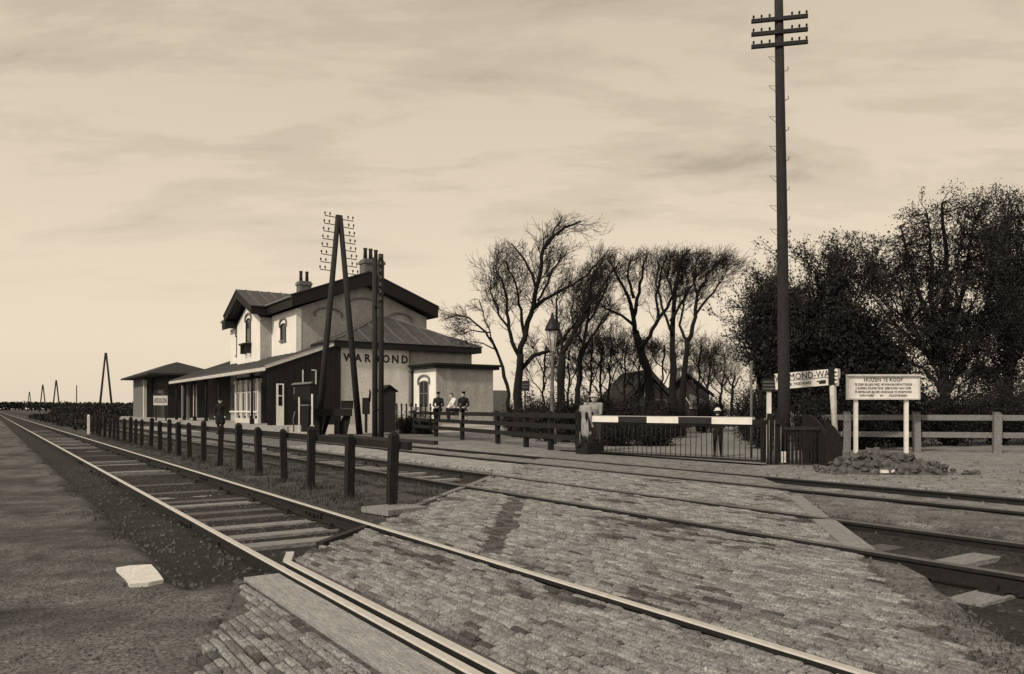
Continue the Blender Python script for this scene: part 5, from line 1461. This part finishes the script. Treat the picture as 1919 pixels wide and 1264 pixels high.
leafy_tree('leafy_tree', 'tallest spreading tree at the right edge with many dark stems and young leaves', 31.0, 0.22,
           [(1772, 850), (1772, 760), (1768, 680), (1772, 600)],
           [([(1770, 690), (1740, 620), (1722, 550), (1700, 480), (1690, 420)], 0.5), ([(1772, 602), (1775, 520), (1770, 440), (1765, 380)], 0.6), ([(1772, 640), (1800, 560), (1815, 480), (1830, 410)], 0.5), ([(1770, 700), (1720, 650), (1680, 610), (1640, 560)], 0.4),
            ([(1772, 720), (1820, 650), (1850, 570), (1870, 480)], 0.5), ([(1770, 650), (1745, 560), (1745, 470), (1735, 400)], 0.4), ([(1772, 680), (1790, 600), (1795, 520), (1800, 440)], 0.4), ([(1770, 730), (1730, 690), (1690, 680), (1650, 650)], 0.35)],
           [(1765, 470, 110, 125, 0), (1690, 530, 75, 105, 1), (1840, 470, 85, 130, 0.5), (1800, 600, 125, 120, 0.5), (1650, 530, 60, 95, 0), (1690, 640, 80, 80, 1.0), (1860, 640, 95, 120, 1), (1780, 690, 130, 60, 1.5)], 101, 4600, 0.042, 'leaf', 0.20, 16, 0.15, spray=460, vtop=352)
leafy_tree('leafy_tree', 'dark leafy tree cut off by the right edge of the picture', 34.0, 0.26, [(1885, 850), (1888, 760), (1890, 660), (1885, 560)],
           [([(1888, 680), (1860, 600), (1850, 520)], 0.5), ([(1888, 660), (1920, 580), (1935, 490)], 0.5), ([(1886, 600), (1880, 500), (1885, 420)], 0.5), ([(1887, 640), (1905, 540), (1905, 430)], 0.4)],
           [(1890, 470, 80, 130, 0), (1900, 640, 95, 140, 0), (1960, 520, 90, 170, 0)], 102, 2900, 0.046, 'leaf', 0.12, 17, 0.17, spray=240, vtop=350)
leafy_tree('leafy_tree', 'dense leafy tree directly behind the tall telegraph pole', 27.0, 0.24, [(1530, 850), (1532, 760), (1535, 660), (1540, 580)],
           [([(1534, 680), (1505, 600), (1490, 540)], 0.5), ([(1535, 660), (1565, 580), (1585, 510)], 0.5), ([(1538, 600), (1535, 550), (1528, 505)], 0.4), ([(1534, 700), (1480, 650), (1450, 600)], 0.4)],
           [(1530, 560, 80, 110, 0), (1590, 530, 70, 95, 0.5), (1480, 600, 60, 110, 0), (1560, 640, 110, 110, 0.5), (1440, 590, 40, 80, 0.4)], 103, 3000, 0.042, 'leaf', 0.16, 17, 0.15, spray=320, vtop=432)
leafy_tree('leafy_tree', 'leafy tree at the left end of the dark foliage, above the barrier end', 25.0, 0.16, [(1428, 850), (1428, 770), (1430, 690), (1432, 620)],
           [([(1430, 680), (1405, 630), (1395, 590)], 0.5), ([(1431, 660), (1455, 610), (1465, 560)], 0.5), ([(1430, 720), (1410, 690), (1400, 660)], 0.4)],
           [(1436, 610, 42, 85, 0), (1432, 690, 38, 90, 0), (1460, 640, 45, 120, 0)], 104, 1400, 0.04, 'leaf', 0.14, 17, 0.14, spray=130, vtop=500)
leafy_tree('evergreen_tree', 'broad black evergreen mass behind the houses for sale board', 25.5, 0.25, [(1600, 850), (1602, 760), (1602, 680), (1600, 620)],
           [([(1602, 740), (1540, 690), (1500, 650)], 0.4), ([(1602, 720), (1650, 680), (1690, 660)], 0.4), ([(1601, 660), (1590, 600), (1585, 580)], 0.4)],
           [(1590, 655, 95, 85, 0), (1530, 720, 75, 95, 0), (1640, 720, 90, 90, 0), (1480, 750, 55, 85, 0.2), (1580, 770, 130, 70, 0)], 105, 3300, 0.055, 'leafdark', 0.0, 22, 0.24)

# shrubs: each a clump of stems with leaves
def shrub(label, u, vtop, width, d, seed, mat='leaf', n=130, leaf=0.06, group='shrubs behind the fences', per=12, name='shrub', base=815):
    r = random.Random(seed)
    b = at(u, HOR, d); hgt = H + (HOR - vtop) * d / F; wd = width * d / F
    root = thing(name, label, 'shrub', (b.x, b.y, 0), 0, group)
    mb = MB(); C = []
    for k in range(n // 6):
        a = r.uniform(0, 6.28); q = r.random() ** 0.5
        tip = Vector((math.cos(a) * wd / 2 * q, math.sin(a) * wd / 2 * q, hgt * r.uniform(0.6, 1.0) * (1 - 0.35 * q * q)))
        m = tip * 0.5 + Vector((r.gauss(0, .08), r.gauss(0, .08), 0)); m.z = tip.z * 0.55
        mb.tube([Vector((r.gauss(0, .08), r.gauss(0, .08), -0.1)), m, tip], [0.02, 0.013, 0.005], 4, 0, False)
        for j in range(6): C.append(tuple(m.lerp(tip, r.uniform(-0.7, 1.05)) + Vector((r.gauss(0, wd * .09), r.gauss(0, wd * .09), r.gauss(0, .1)))))
        for j in range(3):
            s_ = m.lerp(tip, r.random()); e_ = s_ + Vector((r.gauss(0, .2), r.gauss(0, .2), r.uniform(.05, .4))); mb.tube([s_, e_], [0.008, 0.004], 3, 0, False)
    mb.build('stem', 'twig', root)
    c = np.array(C); c[:, 2] = np.maximum(c[:, 2], 0.05)
    pts = np.repeat(c, per, axis=0) + RNG.normal(size=(len(c) * per, 3)) * 0.15
    pts[:, 2] = np.maximum(pts[:, 2], 0.03)
    link(bpy.data.objects.new('foliage', np_mesh('foliage', leaf_quads(pts, leaf), 4, mat)), root)
    return root
SH = [(1000, 728, 60, 33, 'leaf', 'twiggy shrub right of the big bare tree trunk'), (1028, 735, 60, 30, 'leaf', 'dark shrub around the foot of the gas lamp'), (1062, 722, 60, 29, 'leafdark', 'dark shrub between lamp and straw hatted man'), (1096, 720, 60, 31, 'leafdark', 'dark shrub behind the straw hatted man'),
      (1135, 722, 70, 30, 'leafdark', 'dark shrub above the left white band of the boom'), (1172, 735, 70, 32, 'leaf', 'shrub before the left wall of the cottage'), (1232, 748, 60, 33, 'leaf', 'low shrub before the cottage door'), (1262, 745, 50, 33, 'leafdark', 'shrub at the foot of the paired bare trees'),
      (1318, 728, 50, 40, 'leafdark', 'dark bush right of the barn'), (1345, 742, 45, 44, 'leafdark', 'dark bush at the roadside above the child'), (1400, 700, 60, 30, 'leafdark', 'tall dark bush beside the slim iron pole'), (1425, 735, 60, 24, 'leafdark', 'dark bush behind the warning plate'),
      (962, 750, 40, 36, 'leaf', 'low shrub between the two leftmost bare trees'), (1600, 752, 130, 24.5, 'leafdark', 'dark undergrowth below the sale board'), (1690, 722, 140, 26, 'leafdark', 'dark undergrowth right of the sale board'), (1780, 712, 150, 26.5, 'leafdark', 'dark undergrowth beneath the tallest leafy tree'),
      (1870, 705, 150, 27, 'leafdark', 'dark undergrowth in the right corner of the yard fence'), (1935, 700, 150, 28, 'leafdark', 'dark undergrowth at the right picture edge'), (1520, 745, 90, 23.5, 'leafdark', 'dark bush behind the gear enclosure'),
      (1150, 790, 90, 26, 'leafdark', 'low dark shrub beyond the grille under the left white band'), (1225, 795, 90, 26, 'leafdark', 'low dark shrub beyond the grille under the middle white band'), (760, 780, 60, 40, 'leafdark', 'low flowering shrub below the white flower fence'), (795, 785, 50, 39, 'leafdark', 'low shrub below the annex window')]
for i, (u, v, w, d, mt, lab) in enumerate(SH):
    shrub(lab, u, v, w, d, 200 + i, mt, int(200 + w * (1.5 if w < 120 else 4.0)), 0.036, per=20)
# hedges along the line at the far left
def hedge(label, x0, x1, y0, y1, h_, n, seed, leaf=0.12, mat='leafdark', name='hedge', cat='hedge'):
    r = RNG
    pts = np.column_stack([r.uniform(x0, x1, n), r.uniform(y0, y1, n), np.zeros(n)])
    top = np.array([h_ * (0.8 + 0.3 * nz(p[1] * 0.3, p[0] * .3, 1.0, seed)) for p in pts])
    pts[:, 2] = top * np.sqrt(r.random(n))
    root = thing(name, label, cat, ((x0 + x1) / 2, y0, 0))
    pts -= np.array([(x0 + x1) / 2, y0, 0])
    link(bpy.data.objects.new('foliage', np_mesh('foliage', leaf_quads(pts, leaf), 4, mat)), root)
    mb = MB()
    for k in range(int((y1 - y0) / 3)):
        yy = k * 3 + 1.0; mb.tube([(0, yy, -0.1), (0.05, yy, h_ * 0.6)], [0.03, 0.012], 4)
    mb.build('stem', 'twig', root)
hedge('long dark hedge beyond the goods shed on the left horizon', 14.5, 17.5, 107, 260, 2.1, 9000, 1, 0.22)
hedge('low dark bushes along the line left of the white end post', 4.2, 5.6, 47, 120, 0.75, 5000, 2, 0.10)
hedge('dark scrub strip between the far tracks at the left', 8.6, 9.6, 75, 160, 0.95, 3500, 3, 0.14)
hedge('faint distant tree line on the left horizon', -160, 160, 900, 960, 9, 9000, 4, 1.6)
# ------------------------------------------------------------------ people
def person(label, loc, rz, scale, pose, cloth, headgear=None, group=None, face=0.0, hairc='hair', coat=False, skirt=False):
    """pose: joint dictionary in metres for a 1.75 m body facing -Y; the surface is one remeshed mesh"""
    J = {k: Vector(v) for k, v in pose.items()}
    tub = MB(); S = []
    def limb(pts, rad, reg):
        pts = [Vector(p) for p in pts]
        tub.tube(pts, rad, 10)
        for p_, q_ in zip(pts, rad): tub.ball(p_, q_ * 0.99, 10)
        for i in range(len(pts) - 1):
            for k in range(7):
                f = k / 6; S.append((pts[i].lerp(pts[i + 1], f), rad[i] + (rad[i + 1] - rad[i]) * f, reg))
    def blob(c, r_, reg):
        tub.ball(c, r_, 12); S.append((Vector(c), min(r_), reg))
    pel, chest, neck, head = J['pelvis'], J['chest'], J['neck'], J['head']
    limb([pel, pel.lerp(chest, 0.5), chest], [0.135, 0.125, 0.15], 'top')
    blob(chest + Vector((0, 0, 0.02)), (0.172, 0.12, 0.17), 'top'); blob(pel, (0.165, 0.13, 0.13), 'bottom')
    limb([chest + Vector((0, 0, 0.1)), neck], [0.085, 0.058], 'top'); limb([neck, head - Vector((0, 0, 0.05))], [0.055, 0.055], 'skin')
    hd = Matrix.Rotation(face, 3, 'Z')
    blob(head, (0.078, 0.096, 0.118), 'skin'); blob(head + hd @ Vector((0, -0.02, -0.06)), (0.058, 0.07, 0.06), 'skin')
    limb([head + hd @ Vector((0, -0.088, 0.015)), head + hd @ Vector((0, -0.112, -0.02))], [0.012, 0.017], 'skin')
    for s in (-1, 1):
        blob(head + hd @ Vector((s * 0.08, 0.01, -0.01)), (0.014, 0.022, 0.035), 'skin')
        S.append((head + hd @ Vector((s * 0.033, -0.088, 0.012)), 0.008, 'hair'))
        S.append((head + hd @ Vector((s * 0.035, -0.084, 0.036)), 0.003, 'hair'))
    S.append((head + hd @ Vector((0.0, -0.092, -0.058)), 0.002, 'hair'))
    for dx, dy, dz in ((0, 0.05, 0.05), (0.05, 0.03, 0.05), (-0.05, 0.03, 0.05), (0, 0.07, 0.0), (0.05, 0.05, 0.0), (-0.05, 0.05, 0), (0, 0.0, 0.09), (0, -0.04, 0.1), (0.04, -0.02, 0.09), (-0.04, -0.02, 0.09)):
        S.append((head + hd @ Vector((dx, dy, dz)), 0.052, 'hair'))
    fingers = MB()
    for s, n_ in ((-1, 'r'), (1, 'l')):
        sh, el, wr, ha = J['sh_' + n_], J['el_' + n_], J['wr_' + n_], J['ha_' + n_]
        limb([neck - Vector((0, 0, 0.05)), neck.lerp(sh, 0.6) - Vector((0, 0, 0.025)), sh], [0.06, 0.062, 0.06], 'top')
        limb([chest.lerp(sh, 0.5), sh, el, wr], [0.085, 0.064, 0.050, 0.038], 'top')
        limb([wr, wr.lerp(ha, 0.6)], [0.030, 0.038], 'skin')
        d = (ha - wr).normalized(); side = d.cross(Vector((0, 0.3, 1))).normalized() if abs(d.z) < 0.9 else Vector((0, 1, 0))
        nb = d.cross(side)
        for k in range(4):
            o_ = wr.lerp(ha, 0.7) + side * (k - 1.5) * 0.019; ln = (0.07, 0.08, 0.075, 0.06)[k]
            fingers.tube([o_, o_ + d * ln * 0.55, o_ + d * ln * 0.85 + nb * 0.02], [0.0095, 0.009, 0.007], 6)
        th = wr.lerp(ha, 0.35) + side * -0.03
        fingers.tube([th, th + d * 0.03 - side * 0.025, th + d * 0.06 - side * 0.028 + nb * 0.015], [0.012, 0.011, 0.008], 6)
        hp_, kn, an, to = J['hip_' + n_], J['kn_' + n_], J['an_' + n_], J['to_' + n_]
        limb([hp_, kn], [0.092, 0.064], 'bottom'); limb([kn, kn.lerp(an, 0.4), an], [0.062, 0.056, 0.042], 'shin')
        limb([an + Vector((0, 0.02, -0.02)), to], [0.045, 0.036], 'shoe')
        if coat:
            limb([hp_.lerp(pel, 0.4) + Vector((0, 0, 0.05)), hp_.lerp(kn, 0.75)], [0.13, 0.14], 'top')
    tmp = tub.build('tmp', 'skin')
    md = tmp.modifiers.new('r', 'REMESH'); md.mode = 'VOXEL'; md.voxel_size = 0.014; md.use_smooth_shade = True
    sm_ = tmp.modifiers.new('s', 'SMOOTH'); sm_.factor = 0.5; sm_.iterations = 3
    dg = bpy.context.evaluated_depsgraph_get()
    me = bpy.data.meshes.new_from_object(tmp.evaluated_get(dg))
    old = tmp.data; bpy.data.objects.remove(tmp); bpy.data.meshes.remove(old)
    nv, nf = len(me.vertices), len(me.polygons)
    vv = [tuple(v.co) for v in me.vertices]; ff = [tuple(p.vertices) for p in me.polygons]
    cc = np.array([p.center[:] for p in me.polygons])
    SP = np.array([tuple(s[0]) for s in S]); SR = np.array([s[1] for s in S]); REG = [s[2] for s in S]
    regs = ['skin', 'top', 'bottom', 'shin', 'shoe', 'hair']
    ix = np.empty(nf, dtype=int)
    for a in range(0, nf, 4000):
        dd = np.linalg.norm(cc[a:a + 4000, None, :] - SP[None], axis=2) - SR[None]
        ix[a:a + 4000] = dd.argmin(1)
    mi = [regs.index(REG[i]) for i in ix]
    fb = MB(); fb.v = vv; fb.f = ff; fb.m = mi; fb.smooth = [True] * nf
    base = len(fb.v); fb.v += fingers.v; fb.f += [tuple(base + i for i in f) for f in fingers.f]; fb.m += [0] * len(fingers.f); fb.smooth += [True] * len(fingers.f)
    bpy.data.meshes.remove(me)
    root = thing('person', label, 'person', loc, rz, group); root.scale = (scale,) * 3
    fb.build('body', ['skin', cloth[0], cloth[1], cloth[2], 'black', hairc], root)
    if headgear:
        kind, mat = headgear
        h = MB(); prof = {'cap': [(0.088, 0.0), (0.100, 0.03), (0.092, 0.058), (0.04, 0.075)], 'boater': [(0.155, 0.0), (0.155, 0.012), (0.095, 0.014), (0.092, 0.095), (0.03, 0.1)], 'peaked': [(0.089, 0), (0.091, 0.03), (0.098, 0.045), (0.085, 0.066), (0.03, 0.074)], 'sunhat': [(0.14, -0.01), (0.15, 0.005), (0.1, 0.03), (0.085, 0.09), (0.03, 0.115)]}[kind]
        h.lathe(prof, (0, 0, 0), 14)
        if kind in ('cap', 'peaked'):
            h.add([(-0.075, -0.06, 0.008), (0.075, -0.06, 0.008), (0.055, -0.145, -0.008), (0, -0.16, -0.012), (-0.055, -0.145, -0.008)], [(0, 1, 2, 3, 4)]); h.add([(-0.075, -0.06, 0.0), (0.075, -0.06, 0.0), (0.055, -0.145, -0.016), (0, -0.16, -0.02), (-0.055, -0.145, -0.016)], [(4, 3, 2, 1, 0)])
        o = h.build('hat' if kind in ('boater', 'sunhat') else 'cap', mat, root); o.location = head + Vector((0, 0.005, 0.055)); o.rotation_euler = (0.08, 0, face)
    return root
STAND = dict(pelvis=(0, 0, 0.95), chest=(0, 0, 1.3), neck=(0, -0.005, 1.5), head=(0, -0.02, 1.63), sh_r=(-0.19, 0, 1.41), el_r=(-0.25, 0.03, 1.13), wr_r=(-0.24, -0.07, 0.90), ha_r=(-0.235, -0.1, 0.81),
             sh_l=(0.19, 0, 1.41), el_l=(0.25, 0.03, 1.13), wr_l=(0.24, -0.07, 0.90), ha_l=(0.235, -0.1, 0.81), hip_r=(-0.09, 0, 0.92), kn_r=(-0.10, -0.02, 0.49), an_r=(-0.11, 0.02, 0.08), to_r=(-0.13, -0.15, 0.04),
             hip_l=(0.09, 0, 0.92), kn_l=(0.10, -0.02, 0.49), an_l=(0.11, 0.02, 0.08), to_l=(0.13, -0.15, 0.04))
# sitting: origin under the seat, seat height 0.0
SIT = dict(pelvis=(0, 0.02, 0.12), chest=(0, -0.04, 0.47), neck=(0, -0.07, 0.67), head=(0, -0.10, 0.80), sh_r=(-0.18, -0.05, 0.57), el_r=(-0.235, -0.06, 0.30), wr_r=(-0.09, -0.27, 0.20), ha_r=(0.0, -0.31, 0.18),
           sh_l=(0.18, -0.05, 0.57), el_l=(0.235, -0.06, 0.30), wr_l=(0.09, -0.28, 0.22), ha_l=(0.0, -0.33, 0.21), hip_r=(-0.09, 0, 0.09), kn_r=(-0.13, -0.42, 0.10), an_r=(-0.11, -0.36, -0.32), to_r=(-0.13, -0.52, -0.38),
           hip_l=(0.09, 0, 0.09), kn_l=(0.13, -0.42, 0.10), an_l=(0.11, -0.38, -0.32), to_l=(0.13, -0.54, -0.38))
def var(base, **kw):
    d = dict(base); d.update(kw); return d
def fence_pt(u):
    P = [(13.85, 17.1), (14.2, 18.9), (14.62, 20.8), (15.2, 23.4), (16.0, 27.3), (16.75, 30.9), (17.55, 34.6)]
    best = None
    for i in range(len(P) - 1):
        for k in range(60):
            f = k / 60; x_, y_ = P[i][0] + (P[i + 1][0] - P[i][0]) * f, P[i][1] + (P[i + 1][1] - P[i][1]) * f
            e = abs(pix(x_, y_)[0] - u)
            if best is None or e < best[0]: best = (e, x_, y_)
    return best[1], best[2]
FZ = 1.135
x_, y_ = fence_pt(823)
person('dark suited boy in a flat cap, leftmost of the three on the fence', (x_ - 0.02, y_, FZ), -TH - 0.1, 0.96, SIT, ('cloth_dark', 'cloth_dark', 'cloth_dark'), ('cap', 'cloth_dark'), 'boys sitting on the dark fence')
x_, y_ = fence_pt(856)
person('boy in a white shirt leaning sideways, in the middle of the fence', (x_ + 0.0, y_, FZ), -TH - 1.15, 0.92,
       var(SIT, chest=(0.0, -0.12, 0.45), neck=(0.0, -0.20, 0.62), head=(0.0, -0.25, 0.74), sh_r=(-0.17, -0.14, 0.54), sh_l=(0.17, -0.14, 0.54), el_r=(-0.2, -0.28, 0.30), wr_r=(-0.08, -0.42, 0.2), ha_r=(-0.03, -0.5, 0.18), el_l=(0.2, -0.28, 0.30), wr_l=(0.08, -0.42, 0.2), ha_l=(0.03, -0.5, 0.18)),
       ('cloth_white', 'cloth_dark', 'cloth_dark'), None, 'boys sitting on the dark fence')
x_, y_ = fence_pt(868)
person('dark jacketed boy in a cap with bare knees, rightmost of the three on the fence', (x_ - 0.06, y_ - 0.10, FZ), -TH + 0.15, 0.90,
       var(SIT, kn_r=(-0.16, -0.38, 0.02), an_r=(-0.13, -0.22, -0.36), to_r=(-0.16, -0.34, -0.44), kn_l=(0.10, -0.40, 0.06)), ('cloth_dark', 'cloth_dark', 'skin'), ('peaked', 'cloth_dark'), 'boys sitting on the dark fence')
p = at(413, HOR, 38.5)
person('man in long dark coat and peaked cap standing on the strip between the tracks', (p.x, p.y, -0.01), -TH + 0.2, 1.02, STAND, ('cloth_dark', 'cloth_dark', 'cloth_dark'), ('peaked', 'cloth_dark'), None, 0.2, 'hair', True)
p = at(1116, HOR, 22.6)
person('man in a light jacket and flat straw hat behind the left end of the boom', (p.x, p.y, 0.03), -TH - 0.6, 0.96, var(STAND, chest=(0, -0.05, 1.29), neck=(0.0, -0.10, 1.48), head=(0.02, -0.15, 1.60), el_l=(0.21, -0.06, 1.13), wr_l=(0.10, -0.26, 1.03), ha_l=(0.05, -0.33, 1.02), el_r=(-0.22, -0.02, 1.11), wr_r=(-0.2, -0.16, 0.92), ha_r=(-0.19, -0.2, 0.84)),
       ('cloth_light', 'cloth_grey', 'cloth_grey'), ('boater', 'straw'), None, 0.5)
p = at(1097, HOR, 21.9)
person('bareheaded person in a pale coat and trousers left of the straw hatted man', (p.x, p.y, 0.0), -TH + 2.2, 0.92, STAND, ('cloth_light', 'cloth_light', 'cloth_light'), None, None, 0.0, 'hair', True)
p = at(1345, HOR, 19.6)
person('child in dark clothes and a white hat standing behind the barrier grille', (p.x, p.y, 0.03), -TH + 3.0, 0.70, var(STAND, el_r=(-0.24, 0.02, 1.16), wr_r=(-0.16, -0.14, 1.02), ha_r=(-0.10, -0.2, 1.0)), ('cloth_dark', 'cloth_dark', 'cloth_dark'), ('sunhat', 'cloth_white'), None, 0.0)
